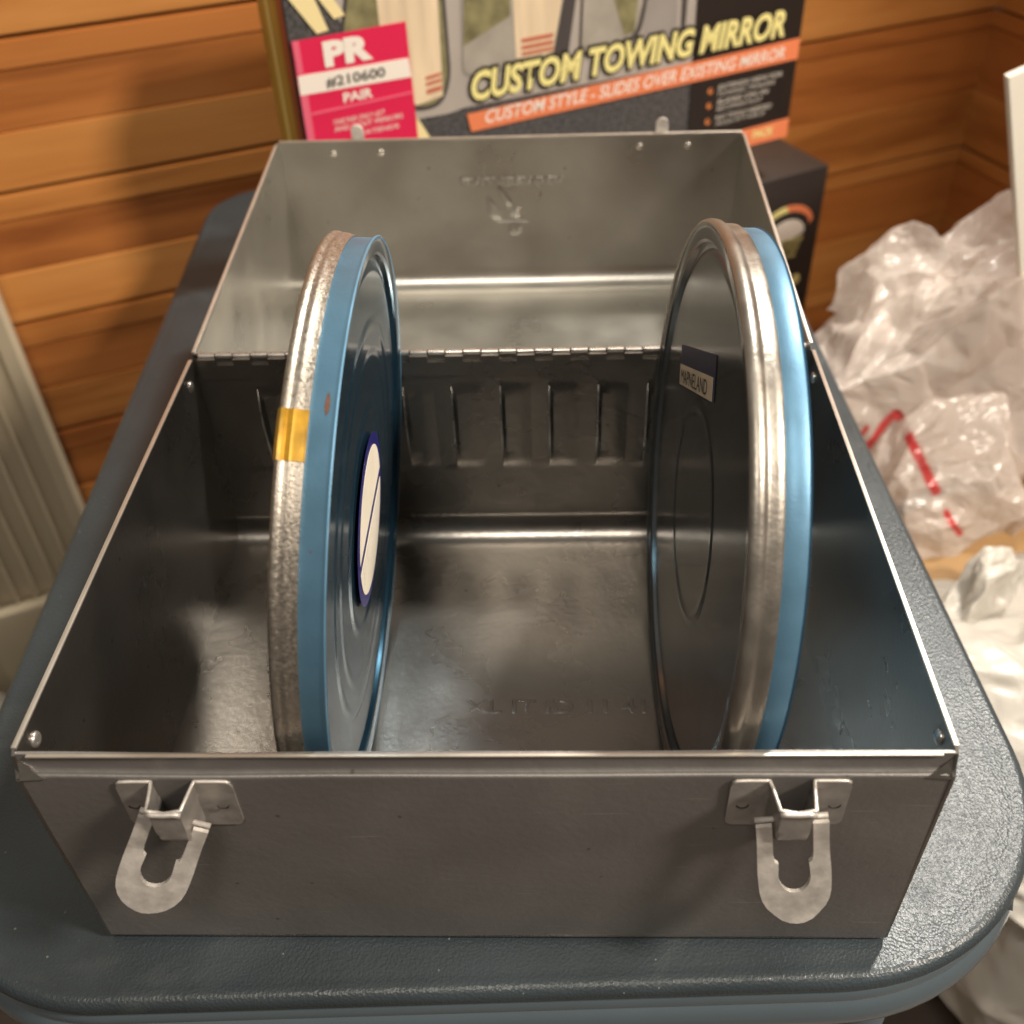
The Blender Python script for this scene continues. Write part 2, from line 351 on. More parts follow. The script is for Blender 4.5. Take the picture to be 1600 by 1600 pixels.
def tube(name, pts, rad, material, parent=None, closed=False, seg=14):
    P = [Vector(p) for p in pts]; n = len(P); V = []; F = []
    for i, p in enumerate(P):
        if closed: d = (P[(i + 1) % n] - P[i - 1]).normalized()
        else: d = (P[min(i + 1, n - 1)] - P[max(i - 1, 0)]).normalized()
        up = Vector((0, 0, 1)) if abs(d.z) < 0.9 else Vector((1, 0, 0))
        a = d.cross(up).normalized(); b = a.cross(d).normalized()
        r = rad[i] if hasattr(rad, '__len__') else rad
        for k in range(seg):
            t = 2 * PI * k / seg; V.append(p + a * r * math.cos(t) + b * r * math.sin(t))
    for i in range(n if closed else n - 1):
        j = (i + 1) % n
        for k in range(seg): F.append((i * seg + k, i * seg + (k + 1) % seg, j * seg + (k + 1) % seg, j * seg + k))
    if not closed: F.append(tuple(range(seg))[::-1]); F.append(tuple((n - 1) * seg + k for k in range(seg)))
    return mesh(name, V, F, material, parent, smooth=True)
def text_mesh(name, body, size, material, parent, matrix, align='LEFT', offset=0.0, extrude=0.0, shear=0.0, width=None, height=None, spacing=1.0, bevel=0.0):
    cu = bpy.data.curves.new(name, 'FONT'); cu.body = body; cu.size = size; cu.align_x = align; cu.offset = offset; cu.extrude = extrude; cu.shear = shear
    cu.space_character = spacing; cu.resolution_u = 3; cu.bevel_depth = bevel
    to = bpy.data.objects.new('tmp', cu); COL.objects.link(to)
    dg = bpy.context.evaluated_depsgraph_get(); dg.update()
    me = bpy.data.meshes.new_from_object(to.evaluated_get(dg)); bpy.data.objects.remove(to)
    me.name = name; me.materials.clear(); me.materials.append(M[material])
    if width or height:
        co = np.zeros(len(me.vertices) * 3); me.vertices.foreach_get('co', co); co = co.reshape(-1, 3)
        mn = co.min(0); mx = co.max(0)
        s = width / (mx[0] - mn[0]) if width else 1
        s2 = height / (mx[1] - mn[1]) if height else s
        co[:, 0] = (co[:, 0] - mn[0]) * s; co[:, 1] = (co[:, 1] - mn[1]) * s2
        if align == 'CENTER': co[:, 0] -= (mx[0] - mn[0]) * s / 2
        me.vertices.foreach_set('co', co.ravel()); me.update()
    o = bpy.data.objects.new(name, me); link(o, parent); o.matrix_local = matrix
    return o

# ------------------------------------------------------------------ setting: floor
FLZ = -0.45
o = box('floor', (-2.5, -1.5, FLZ - 0.05), (3.0, 2.5, FLZ), 'floor'); tag(o, kind='structure')

# ------------------------------------------------------------------ plank walls
YA = R(24)
def plank_wall(loc, rz, runs, label, z_rows, flip=False):
    wall = empty('plank_wall', loc, (0, 0, rz), label, 'wall')
    def plank(x0, x1, z0, z1, proud, material, bev):
        h = z1 - z0; L = x1 - x0
        bm = bmesh.new(); bm_box(bm, (-L / 2, -proud, -h / 2), (L / 2, 0.012, h / 2))
        ed = [e for e in bm.edges if all(v.co.y < 0 for v in e.verts) and abs(e.verts[0].co.z - e.verts[1].co.z) < 1e-6]
        bmesh.ops.bevel(bm, geom=ed, offset=bev, segments=2, affect='EDGES')
        o = from_bm('plank', bm, material, wall, smooth=30)
        o.location = ((x0 + x1) / 2, 0, (z0 + z1) / 2)
    for (x0, x1, base, pitch, a, b, c) in runs:
        for k in range(*z_rows):
            z = base + k * pitch      # z of groove centre; narrow fillet below, dark board, light board
            plank(x0, x1, z - a, z - 0.0012, 0.0027, 'wood_light' if k % 3 else 'wood_dark', 0.0010)
            plank(x0, x1, z - a - b, z - a - 0.0003, 0.0014, 'wood_dark', 0.0008)
            plank(x0, x1, z - pitch + 0.0014, z - a - b - 0.0003, 0.0022, 'wood_light', 0.0008)
    bk = box('backing_board', (runs[0][0], 0.0125, FLZ), (runs[-1][1], 0.02, 0.75), 'dark', wall)
    return wall
plank_wall((-0.2, 0.60, 0), YA, [(-1.2, 0.25, 0.1105, 0.0985, 0.0195, 0.0385), (0.252, 0.70, 0.0135, 0.1290, 0.0150, 0.0570)] and
           [(-1.2, 0.25, 0.1105, 0.0985, 0.0195, 0.0385, 0), (0.252, 0.70, 0.0135, 0.1290, 0.0150, 0.0570, 0)],
           'orange brown horizontal plank wall behind the blue table', (-6, 6))
cx_, cy_ = -0.2 + 0.695 * math.cos(YA), 0.60 + 0.695 * math.sin(YA)
plank_wall((cx_, cy_, 0), YA - PI / 2, [(0.0, 1.0, 0.0135, 0.1290, 0.0150, 0.0570, 0)],
           'side plank wall meeting the back wall in the corner at upper right', (-3, 5))

# fluted cream casing and painted wall at left
cas = empty('fluted_casing', (-0.2, 0.60, 0), (0, 0, YA), 'cream fluted upright trim board against the wall at far left', 'door casing')
prof = []
x = -0.305
prof += [(x, -0.022), (x + 0.006, -0.025), (x + 0.012, -0.025)]
fx = x + 0.012; fw = 0.0165
for k in range(5):
    c0 = fx + k * fw
    for i in range(1, 8):
        t = PI * i / 8; prof.append((c0 + 0.001 + (fw - 0.002) * (1 - math.cos(t)) / 2, -0.025 + 0.0055 * math.sin(t)))
    prof.append((c0 + fw - 0.001, -0.025))
    if k < 4: prof.append((c0 + fw + 0.001, -0.025))
xe = fx + 5 * fw
prof += [(xe + 0.009, -0.025), (xe + 0.012, -0.021), (xe + 0.012, -0.0072), (x, -0.0072)]
n = len(prof); V = [(p[0], p[1], FLZ + 0.12) for p in prof] + [(p[0], p[1], 0.6) for p in prof]
F = [(i, (i + 1) % n, (i + 1) % n + n, i + n) for i in range(n)] + [tuple(range(n)), tuple(range(n, 2 * n))[::-1]]
mesh_sharp('casing_board', V, F, 'cream_paint', cas, 30)
box('plinth_block', (x - 0.004, -0.034, FLZ), (xe + 0.016, -0.0072, FLZ + 0.118), 'cream_paint', cas, 0.003)
o = box('painted_wall', (-0.9, -0.016, FLZ), (x - 0.005, -0.0072, 0.6), 'cream_paint'); o.location = (-0.2, 0.60, 0); o.rotation_euler = (0, 0, YA)
tag(o, 'pale cream painted wall strip beside the fluted trim at left edge', 'wall')

# ------------------------------------------------------------------ table
corners = [(-0.1865, -0.0232, 0.068), (0.1879, -0.0092, 0.080), (0.1545, 0.5715, 0.05), (-0.2172, 0.5575, 0.045)]
def rounded_quad(cs, inset=0.0, n=14):
    out = []; m = len(cs)
    for i in range(m):
        p = Vector(cs[i][:2]); a = (Vector(cs[i - 1][:2]) - p).normalized(); b = (Vector(cs[(i + 1) % m][:2]) - p).normalized(); r = cs[i][2]
        half = a.angle(b) / 2; bis = (a + b).normalized(); c = p + bis * (r / math.sin(half))
        q0 = p + a * (r / math.tan(half)); q1 = p + b * (r / math.tan(half))
        t0 = math.atan2(*(q0 - c).yx); t1 = math.atan2(*(q1 - c).yx)
        while t1 < t0: t1 += 2 * PI
        if t1 - t0 > PI: t0 += 2 * PI
        rr = r - inset
        for k in range(n + 1):
            t = t0 + (t1 - t0) * k / n; out.append((c.x + rr * math.cos(t), c.y + rr * math.sin(t)))
    return out
table = empty('side_table', (0, 0, 0), (0, 0, 0), 'blue table with vinyl padded top and tubular rim under the open metal case', 'table')
layers = [(0.004, -0.0075), (0.0, -0.0065), (-0.0006, -0.004), (0.0, -0.0018), (0.0014, -0.0005), (0.003, 0.0001), (0.0046, -0.0003), (0.007, -0.0001), (0.012, 0.0), (0.03, 0.0)]
V = []; F = []; base = rounded_quad(corners, 0.0, 20); m_ = len(base)
for ins, z in layers:
    V += [(p[0], p[1], z) for p in rounded_quad(corners, ins, 20)]
for j in range(len(layers) - 1):
    for i in range(m_): F.append((j * m_ + i, j * m_ + (i + 1) % m_, (j + 1) * m_ + (i + 1) % m_, (j + 1) * m_ + i))
F.append(tuple((len(layers) - 1) * m_ + i for i in range(m_))); F.append(tuple(range(m_))[::-1])
mesh_sharp('vinyl_top', V, F, 'vinyl', table, 60)
V = []; F = []
lay2 = [(0.012, -0.0075), (0.003, -0.0075), (0.0005, -0.010), (0.0005, -0.014), (0.010, -0.016)]
for ins, z in lay2: V += [(p[0], p[1], z) for p in rounded_quad(corners, ins, 20)]
for j in range(len(lay2) - 1):
    for i in range(m_): F.append((j * m_ + i, j * m_ + (i + 1) % m_, (j + 1) * m_ + (i + 1) % m_, (j + 1) * m_ + i))
F.append(tuple(range(m_)))
mesh_sharp('top_pan', V, F, 'tube', table, 60)
tube('rim_tube', [(p[0], p[1], -0.0225) for p in rounded_quad(corners, 0.0085, 16)], 0.0105, 'tube', table, closed=True, seg=20)
# vinyl pinch at the corner
for (cx, cy, ang) in [(0.1635, 0.0150, -47)]:
    bm = bmesh.new(); vs = [bm.verts.new(v) for v in [(-0.004, -0.010, -0.001), (-0.004, 0.010, -0.001), (0.0035, 0, -0.006), (-0.004, 0, -0.0065), (-0.002, 0.0, 0.0)]]
    for f in [(0, 2, 4), (4, 2, 1), (0, 3, 2), (2, 3, 1), (0, 4, 1), (0, 1, 3)]: bm.faces.new([vs[i] for i in f])
    o = from_bm('corner_fold', bm, 'vinyl', table); o.scale = (0.55, 0.6, 1); o.location = (cx, cy, -0.0005); o.rotation_euler = (0, 0, R(ang))
for k, (x, y, dx, dy) in enumerate([(0.128, 0.016, 0.02, 0.0), (-0.150, 0.012, -0.02, 0.0), (0.118, 0.535, 0.02, 0.0), (-0.18, 0.525, -0.02, 0.0)]):
    tube('leg', [(x, y, -0.026), (x + dx * 0.1, y, -0.10), (x + dx, y + dy, FLZ + 0.012)], 0.0105, 'tube', table, seg=16)
    o = tube('foot_cap', [(x + dx, y + dy, FLZ + 0.03), (x + dx, y + dy, FLZ + 0.0005)], 0.013, 'dark', table, seg=16)

# ------------------------------------------------------------------ the metal case
D, H, LIP, W = 0.1868, 0.0867, 0.0070, 0.24
TOP = H + LIP; TH = 0.0009
case = empty('film_case', (0, 0, 0.0004), (0, 0, 0), 'open grey sheet steel film case with lid folded back and two latches', 'case')
XI = W / 2 - TH
RB = 0.0105
def arcp(cy, cz, r, a0, a1, n): return arc(cy, cz, r, a0, a1, n)
# front wall: outer face, rolled step, ledge, inner lip
RF = 0.0028
pf = [(0, RF + 0.0002)] + [(0, 0.03), (0, 0.06)] + [(0, H - 0.0016)] + arc(0.0009, H - 0.0009, 0.0009, 180, 90, 5)[0:] + [(0.0014, H - 0.0002), (0.0019, H + 0.0003), (0.0022, H + 0.0010), (0.0022, TOP - 0.0009), (0.0022, TOP - 0.0006)]
V, F = sweep_profile(pf, -XI, XI, 60, -TH)
def waver(V, amp=0.00025):
    out = []
    for v in V:
        v = Vector(v); nz = noise.noise(Vector((v.x * 22, v.y * 22 + 5, v.z * 22)))
        out.append(v + Vector((0, nz * amp, nz * amp * 0.5)))
    return out
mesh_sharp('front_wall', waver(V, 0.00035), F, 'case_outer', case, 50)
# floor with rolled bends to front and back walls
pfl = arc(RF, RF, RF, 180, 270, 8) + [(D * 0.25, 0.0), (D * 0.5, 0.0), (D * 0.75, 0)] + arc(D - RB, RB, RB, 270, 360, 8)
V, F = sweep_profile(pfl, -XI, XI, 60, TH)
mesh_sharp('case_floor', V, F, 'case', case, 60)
# back wall: grid with lanced divider tabs
xs = [-0.0966 + 0.0193 * k for k in range(11)]
def back_surface():
    gx = sorted(set([-XI, XI] + [x for q in xs for x in (q - 0.0002, q, q + 0.0005, q + 0.0010, q + 0.0018, q + 0.006, q + 0.009, q + 0.0118, q + 0.0124)]))
    gx = [g for g in gx if -XI <= g <= XI]
    gz = [RB] + list(np.linspace(0.014, 0.036, 5)) + list(np.linspace(0.0375, 0.081, 30)) + [0.083, 0.0845, 0.0848, 0.09, TOP]
    V = []; F = []
    for z in gz:
        for x in gx:
            y = D
            for q in xs:
                u = (x - q) / 0.0122
                if -1e-6 <= u <= 1.0:
                    zz = (z - 0.0385) / 0.041
                    if 0 <= zz <= 1:
                        tri = min(zz / 0.62, (1 - zz) / 0.38); tri = max(0, min(1, tri))
                        y -= 0.0026 * tri * max(0.0, 1 - u * 7.0) ** 0.8 + 0.0004 * min(1, min(zz, 1 - zz) * 14) * (1 if u < 0.965 else 0)
            if z < 0.0846: y -= 0.0
            V.append((x, y, z))
    nx = len(gx)
    for j in range(len(gz) - 1):
        for i in range(nx - 1): F.append((j * nx + i, j * nx + i + 1, (j + 1) * nx + i + 1, (j + 1) * nx + i))
    return V, F
V, F = back_surface()
V = list(V) + [(v[0], D + 0.0012, v[2]) for v in V]
nn = len(V) // 2; F = list(F) + [tuple(i + nn for i in f[::-1]) for f in F]
mesh_sharp('back_wall', V, F, 'case', case, 25)
for q in xs:  # burr ridge in lighter steel, added to stand in for the crest highlight
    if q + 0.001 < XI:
        tube('tab_edge_highlight', [(q + 0.0001, D - 0.0006, 0.0400), (q + 0.0001, D - 0.0021, 0.0530), (q + 0.0001, D - 0.0031, 0.0635), (q + 0.0001, D - 0.0026, 0.0690), (q + 0.0001, D - 0.0006, 0.0790)], [0.0001, 0.0003, 0.0004, 0.0003, 0.0001], 'bright', case, seg=6)
# hinge leaf on the back wall with notches, knuckles and pin
lv = []; lf = []
step = 0.0069; nk = 34; x0 = -nk * step / 2
pts = [(-XI + 0.001, 0.0845)]
outline_top = []
for k in range(nk):
    a = x0 + k * step; z = TOP - (0.0028 if k % 2 else 0.0002)
    outline_top += [(max(a, -XI + 0.001), z), (min(a + step, XI - 0.001), z)]
V = []; F = []
for (x, z) in outline_top:
    V += [(x, D - 0.0013, 0.0848), (x, D - 0.0013, z), (x, D - 0.0001, z), (x, D - 0.0001, 0.0848)]
for i in range(len(outline_top) - 1):
    a = i * 4; b = a + 4
    for k in range(4): F.append((a + k, a + (k + 1) % 4, b + (k + 1) % 4, b + k))
mesh_sharp('hinge_leaf', V, F, 'case', case, 20)
kmesh = None
for k in range(nk):
    a = x0 + k * step + 0.0003; b = a + step - 0.0006
    up = (k % 2 == 1)
    if kmesh is None:
        seg = 12; V = []; F = []
        for xx in (-(b - a) / 2, (b - a) / 2):
            V += [(xx, 0.0013 * math.cos(2 * PI * i / seg), 0.0013 * math.sin(2 * PI * i / seg)) for i in range(seg)]
        F = [(i, (i + 1) % seg, seg + (i + 1) % seg, seg + i) for i in range(seg)] + [tuple(range(seg))[::-1], tuple(range(seg, 2 * seg))]
        o = mesh_sharp('knuckle', V, F, 'bright', case, 50); kmesh = o.data
    else:
        o = bpy.data.objects.new('knuckle', kmesh); link(o, case)
    o.location = ((a + b) / 2, D + 0.0012, TOP + (0.0002 if up else 0.0))
tube('hinge_pin', [(-XI, D + 0.0012, TOP + 0.0001), (XI, D + 0.0012, TOP + 0.0001)], 0.0009, 'dark', case, seg=8)
# end panels
def side_panel(s):
    pr = [(0.0, 0.0026)] + arc(0.003, 0.003, 0.003, 180, 270, 3)[1:] + arc(D - 0.003, 0.003, 0.003, 270, 360, 3) + [(D + 0.001, TOP - 0.002), (D - 0.001, TOP)] + [(0.0036, TOP + 0.0002), (0.0022, TOP - 0.0010), (0.0006, H + 0.0008), (-0.0004, H - 0.0002)]
    bm = bmesh.new()
    a = [bm.verts.new((s * XI, y, z)) for y, z in pr]; b = [bm.verts.new((s * (W / 2), y, z)) for y, z in pr]
    n = len(pr)
    bm.faces.new(a); bm.faces.new(b[::-1])
    for i in range(n): bm.faces.new((a[i], a[(i + 1) % n], b[(i + 1) % n], b[i]))
    bmesh.ops.recalc_face_normals(bm, faces=bm.faces)
    return from_bm('side_wall', bm, 'case', case)
side_panel(-1); side_panel(1)
# bright folded rim wires along the side edges and front lip edge
for s in (-1, 1):
    o = box('rim_edge', (min(s * (XI - 0.0003), s * (W / 2 + 0.0003)), 0.0036, TOP - 0.0002), (max(s * (XI - 0.0003), s * (W / 2 + 0.0003)), D - 0.002, TOP + 0.0006), 'edge', case, 0.0003)
box('rim_edge', (-XI + 0.003, 0.0013, TOP - 0.0010), (XI - 0.003, 0.0024, TOP - 0.0003), 'edge', case, 0.0004)
# corner flaps
for s in (-1, 1):
    V = [(s * (XI - 0.0065), -0.0004, H - 0.0006), (s * (W / 2), -0.0006, H - 0.0010), (s * (W / 2), 0.0026, H + 0.0052), (s * (XI - 0.003), 0.0014, H + 0.0006),
         (s * (XI - 0.0065), 0.0008, H - 0.0016), (s * (W / 2), 0.0008, H - 0.0022), (s * (W / 2), 0.0036, H + 0.0046), (s * (XI - 0.003), 0.0024, H - 0.0002)]
    mesh_sharp('corner_flap', V, [(0, 1, 2, 3), (4, 7, 6, 5), (0, 4, 5, 1), (1, 5, 6, 2), (2, 6, 7, 3), (3, 7, 4, 0)], 'case', case, 20)
# rivets
def dome(name, loc, nrm, r, material, parent, h=0.5):
    bm = bmesh.new(); bmesh.ops.create_uvsphere(bm, u_segments=14, v_segments=8, radius=r)
    for v in bm.verts: v.co.z *= h
    o = from_bm(name, bm, material, parent, smooth=180)
    o.matrix_local = Matrix.Translation(loc) @ Vector(nrm).to_track_quat('Z', 'Y').to_matrix().to_4x4()
    return o
for s in (-1, 1):
    dome('rivet', (s * (XI - 0.0002), 0.0115, TOP - 0.0065), (-s, 0, 0), 0.0024, 'bright', case, 0.45)
    dome('rivet', (s * (XI - 0.0002), D - 0.010, TOP - 0.0065), (-s, 0, 0), 0.0022, 'bright', case, 0.45)
# embossed patent line in the floor (seen from the inside, mirrored)
FM = Matrix(((-1, 0, 0, 0.066), (0, 1, 0, 0.0865), (0, 0, 1, 0.00085), (0, 0, 0, 1)))
text_mesh('embossed_line', 'XL IT ID 11 41 2', 0.012, 'case', case, Matrix(((1, 0, 0, -0.0135), (0, 1, 0, 0.0865), (0, 0, 1, TH - 0.0004), (0, 0, 0, 1))), extrude=0.0002, bevel=0.0003, width=0.078, height=0.0065)

# latches
def latch(cx, tilt, lean, ls):
    pl = empty('latch', (cx, 0, 0.0)); pl.parent = case
    # hat-section plate
    pw = 0.0153; hw = 0.0044; zt = 0.0852; zb = 0.0660; th = 0.0009
    rows = 14; V = []; F = []
    def prot(x, z):
        ax = abs(x)
        t = (z - zb) / (zt - zb)                      # 0 bottom, 1 top
        full = 0.0088 * max(0.0, min(1, (t - 0.0) / 0.34)) ** 0.5
        inner = hw - 0.0008 * (1 - t)
        if ax <= inner: return full
        if ax <= inner + 0.0011: return full * (1 - (ax - inner) / 0.0011)
        return 0
    xsn = sorted(set([-pw, -pw + 0.0005, -pw + 0.0015, -0.011, -0.0092] + [s * v for s in (-1, 1) for v in (0.0082, 0.0070, 0.0062, 0.0056, 0.0052, 0.0048, 0.0044, 0.0040, 0.0036, 0.002)] + [0, 0.0092, 0.011, pw - 0.0015, pw - 0.0005, pw]))
    zs = list(np.linspace(zb, zt, rows))
    def zadj(x, z):
        e = pw - abs(x); rr = 0.0022; t = z
        if e < rr: # rounded outer corners at the top and the bottom
            d = rr - math.sqrt(max(0, rr * rr - (rr - e) ** 2)); t = min(t, zt - d); t = max(t, zb + d)
        if abs(x) < hw + 0.0012: t = min(t, zt - 0.0004 - 0.0006 * math.cos(x / hw * PI))
        return t
    for z in zs:
        for x in xsn:
            zz = zadj(x, z); V.append((x, -0.0009 - prot(x, zz), zz))
    nx = len(xsn); off = len(V)
    V += [(v[0], v[1] + th, v[2]) for v in V]
    for j in range(rows - 1):
        for i in range(nx - 1):
            a = (j * nx + i, j * nx + i + 1, (j + 1) * nx + i + 1, (j + 1) * nx + i); F.append(a); F.append(tuple(q + off for q in a[::-1]))
    bd = [j * nx for j in range(rows)] + [(rows - 1) * nx + i for i in range(nx)] + [j * nx + nx - 1 for j in range(rows)][::-1] + list(range(nx))[::-1]
    for a, b in zip(bd, bd[1:]):
        if a != b: F.append((a, b, b + off, a + off))
    bm = bmesh.new(); vs = [bm.verts.new(v) for v in V]
    for f in F:
        try: bm.faces.new([vs[i] for i in f])
        except ValueError: pass
    bmesh.ops.recalc_face_normals(bm, faces=bm.faces)
    from_bm('latch_plate', bm, 'plate', pl, smooth=40)
    top_line = [V[(rows - 1) * nx + i] for i in range(nx)]
    tube('plate_edge', [(a, b + 0.0004, c + 0.0001) for a, b, c in top_line[1:-1]], 0.0005, 'latch', pl, seg=6)
    # rolled lip on the front of the channel and dark mouth
    tube('latch_lip', [(-0.0044, -0.0098, zt - 0.0009), (-0.0025, -0.0100, zt - 0.0004), (0, -0.0098, zt - 0.0010), (0.0025, -0.0100, zt - 0.0004), (0.0044, -0.0098, zt - 0.0009)], 0.00075, 'latch', pl, seg=10)
    for s in (-1, 1):
        bm = bmesh.new(); bmesh.ops.create_circle(bm, segments=16, radius=0.0015, cap_ends=False)
        pts = [(s * 0.0118 + 0.0015 * math.cos(R(a)), -0.0020, zt - 0.0085 + 0.0013 * math.sin(R(a))) for a in range(190, 361, 17)]
        bm.free(); tube('rivet_mark', pts, 0.00022, 'dark', pl, seg=6)
    # loop
    def side(z):       # outer half width by depth
        pass
    outer = [(-0.0105, 0), (-0.0105, -0.008), (-0.0107, -0.016), (-0.0109, -0.022), (-0.0109, -0.027), (-0.0107, -0.0315), (-0.0101, -0.0352), (-0.0088, -0.0386), (-0.0069, -0.0414), (-0.0046, -0.0434), (-0.0022, -0.0444), (0, -0.0447)]
    inner = [(-0.0064, 0), (-0.0064, -0.008), (-0.0064, -0.0155), (-0.0060, -0.0180), (-0.0049, -0.0190), (-0.0051, -0.0225), (-0.0052, -0.0250), (-0.0049, -0.0272), (-0.0041, -0.0292), (-0.0029, -0.0308), (-0.0015, -0.0317), (0, -0.0319)]
    def fullc(c): return c + [(-x, z) for x, z in c[-2::-1]]
    O = fullc([(x * 0.87, z) for x, z in outer]); I = fullc([(x * 0.80, z) for x, z in inner])
    def resample(c, k):
        out = []
        for i in range(len(c) - 1):
            for j in range(k): t = j / k; out.append((c[i][0] * (1 - t) + c[i + 1][0] * t, c[i][1] * (1 - t) + c[i + 1][1] * t))
        return out + [c[-1]]
    O = resample(O, 3); I = resample(I, 3); rws = 7; V = []; F = []
    def bendy(z):
        y = 0.22 * z            # leans out from the wall
        if z < -0.0325: y += (z + 0.0325) * 0.35
        if z < -0.041: y -= (z + 0.041) * 0.9
        if z > -0.012: y += (z + 0.012) * -0.15
        return y
    for r_ in range(rws):
        t = r_ / (rws - 1)
        for (ox, oz), (ix, iz) in zip(O, I):
            xx = ix * (1 - t) + ox * t; zz = iz * (1 - t) + oz * t
            V.append((xx, bendy(zz * ls), zz * ls))
    n = len(O); off = len(V); V += [(v[0], v[1] + 0.0011, v[2]) for v in V]
    for r_ in range(rws - 1):
        for i in range(n - 1):
            a = (r_ * n + i, r_ * n + i + 1, (r_ + 1) * n + i + 1, (r_ + 1) * n + i); F.append(a); F.append(tuple(q + off for q in a[::-1]))
    for r_ in (0, rws - 1):
        for i in range(n - 1): a = r_ * n + i; F.append((a, a + 1, a + 1 + off, a + off))
    for i in (0, n - 1):
        for r_ in range(rws - 1): a = r_ * n + i; F.append((a, a + n, a + n + off, a + off))
    mt = Matrix.Translation((0, -0.0060, 0.0765)) @ Matrix.Rotation(R(tilt), 4, 'Y') @ Matrix.Rotation(R(lean), 4, 'X')
    mesh_sharp('latch_loop', V, F, 'latch', pl, 35, matrix=mt)
    o = tube('loop_pin', [(-0.0092, -0.0055, 0.0764), (0.0092, -0.0055, 0.0764)], 0.0008, 'latch', pl, seg=8)
    o.matrix_local = Matrix.Translation((0, -0.0055, 0.0764)) @ Matrix.Rotation(R(tilt), 4, 'Y') @ Matrix.Translation((0, 0.0055, -0.0764))
    return pl
latch(-0.0793, 25, -5, 0.74)
latch(0.0795, -8, -2, 0.79)

# lid (opened right back): local a = away from hinge, rises 3 degrees
TL = R(3.1)
lid = empty('lid'); lid.parent = case
lid.matrix_local = Matrix.Translation((0, D + 0.0024, TOP)) @ Matrix.Rotation(TL, 4, 'X')
LH = 0.0862; RL = 0.0115; LD = D - 0.001
pn = [(0.0, 0.0), (0.0, -0.02), (0.0, -0.06)] + arc(RL, -LH + RL, RL, 180, 270, 8)
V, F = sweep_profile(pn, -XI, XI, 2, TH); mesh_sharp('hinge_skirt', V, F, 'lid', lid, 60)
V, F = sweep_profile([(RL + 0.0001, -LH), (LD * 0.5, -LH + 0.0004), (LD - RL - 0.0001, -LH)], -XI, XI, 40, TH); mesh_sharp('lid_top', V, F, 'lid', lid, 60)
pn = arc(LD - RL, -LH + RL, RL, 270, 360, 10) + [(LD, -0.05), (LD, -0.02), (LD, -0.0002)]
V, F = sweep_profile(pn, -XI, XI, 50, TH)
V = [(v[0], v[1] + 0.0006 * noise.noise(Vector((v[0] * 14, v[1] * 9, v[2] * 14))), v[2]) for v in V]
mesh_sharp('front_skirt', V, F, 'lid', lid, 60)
for s in (-1, 1):
    pr = [(0.0, -0.0012), (0.0, -LH + 0.004)] + arc(0.004, -LH + 0.004, 0.004, 180, 270, 3)[1:] + arc(LD - 0.004, -LH + 0.004, 0.004, 270, 360, 3) + [(LD + 0.0004, -0.003), (LD - 0.003, 0.0)]
    bm = bmesh.new(); a = [bm.verts.new((s * XI, y, z)) for y, z in pr]; b = [bm.verts.new((s * W / 2, y, z)) for y, z in pr]; n = len(pr)
    bm.faces.new(a); bm.faces.new(b[::-1])
    for i in range(n): bm.faces.new((a[i], a[(i + 1) % n], b[(i + 1) % n], b[i]))
    bmesh.ops.recalc_face_normals(bm, faces=bm.faces); from_bm('end_skirt', bm, 'lid', lid)
box('skirt_edge', (-XI, LD - 0.0008, -0.0004), (XI, LD + 0.0004, 0.0006), 'edge', lid, 0.0003)
for s in (-1, 1):
    box('skirt_edge', (min(s * XI, s * (W / 2 + 0.0003)) - 0.0002, 0.001, -0.0004), (max(s * XI, s * (W / 2 + 0.0003)), LD - 0.003, 0.0005), 'edge', lid, 0.0003)
for x in (-0.0915, -0.0668, 0.0672, 0.0918):
    dome('rivet', (x, LD - TH - 0.0002, -0.0062), (0, -1, 0), 0.0019, 'bright', lid, 0.6)
for x in (-0.078, 0.0785):
    hk = arc(0, 0, 0.0031, 0, 180, 8)
    V = []
    for yy in (LD + 0.0012, LD + 0.0026):
        V += [(x + 0.0031, yy, -0.012)] + [(x + a, yy, 0.0042 + b) for a, b in hk] + [(x - 0.0031, yy, -0.012)]
    n = len(V) // 2
    F = [tuple(range(n)), tuple(range(n, 2 * n))[::-1]] + [(i, (i + 1) % n, (i + 1) % n + n, i + n) for i in range(n)]
    mesh_sharp('catch_hook', V, F, 'latch', lid, 40)
# embossed name and emblem on the skirt (upside down seen from inside)
def face_m(x, z, flip=True):
    return Matrix(((1, 0, 0, x), (0, 0, 1, LD - TH + 0.0002), (0, -1 if flip else 1, 0, z), (0, 0, 0, 1)))
text_mesh('embossed_name', 'BRUMBERGER', 0.006, 'lid', lid, face_m(-0.0265, -0.0215), extrude=0.0006, bevel=0.0003, width=0.055, height=0.0046)
def relief(pts, z0=0.0006, name='embossed_emblem'):
    V = [(p[0], LD - TH, p[1]) for p in pts]; c = Vector((sum(p[0] for p in pts) / len(pts), 0, sum(p[1] for p in pts) / len(pts)))
    V2 = [(c.x + (p[0] - c.x) * 0.5, LD - TH - z0, c.z + (p[1] - c.z) * 0.5) for p in pts]; n = len(pts)
    return mesh_sharp(name, V + V2, [tuple(range(n, 2 * n))] + [(i, (i + 1) % n, (i + 1) % n + n, i + n) for i in range(n)], 'lid', lid, 20)
relief([(-0.0135, -0.0335), (-0.0120, -0.0315), (-0.0060, -0.0400), (-0.0045, -0.0460), (-0.0100, -0.0460), (-0.0130, -0.0420)])
relief([(-0.0075, -0.0275), (-0.0055, -0.0265), (0.0, -0.0345), (0.0005, -0.0375), (-0.0022, -0.0380)])
relief([(-0.0022, -0.0390), (0.0050, -0.0390), (0.0040, -0.0405), (-0.0010, -0.0405)])
relief([(-0.0006, -0.0410), (0.0036, -0.0410), (0.0030, -0.0428), (0.0, -0.0428)])
relief([(-0.0010, -0.0433), (0.0042, -0.0433), (0.0036, -0.0452), (-0.0004, -0.0452)])
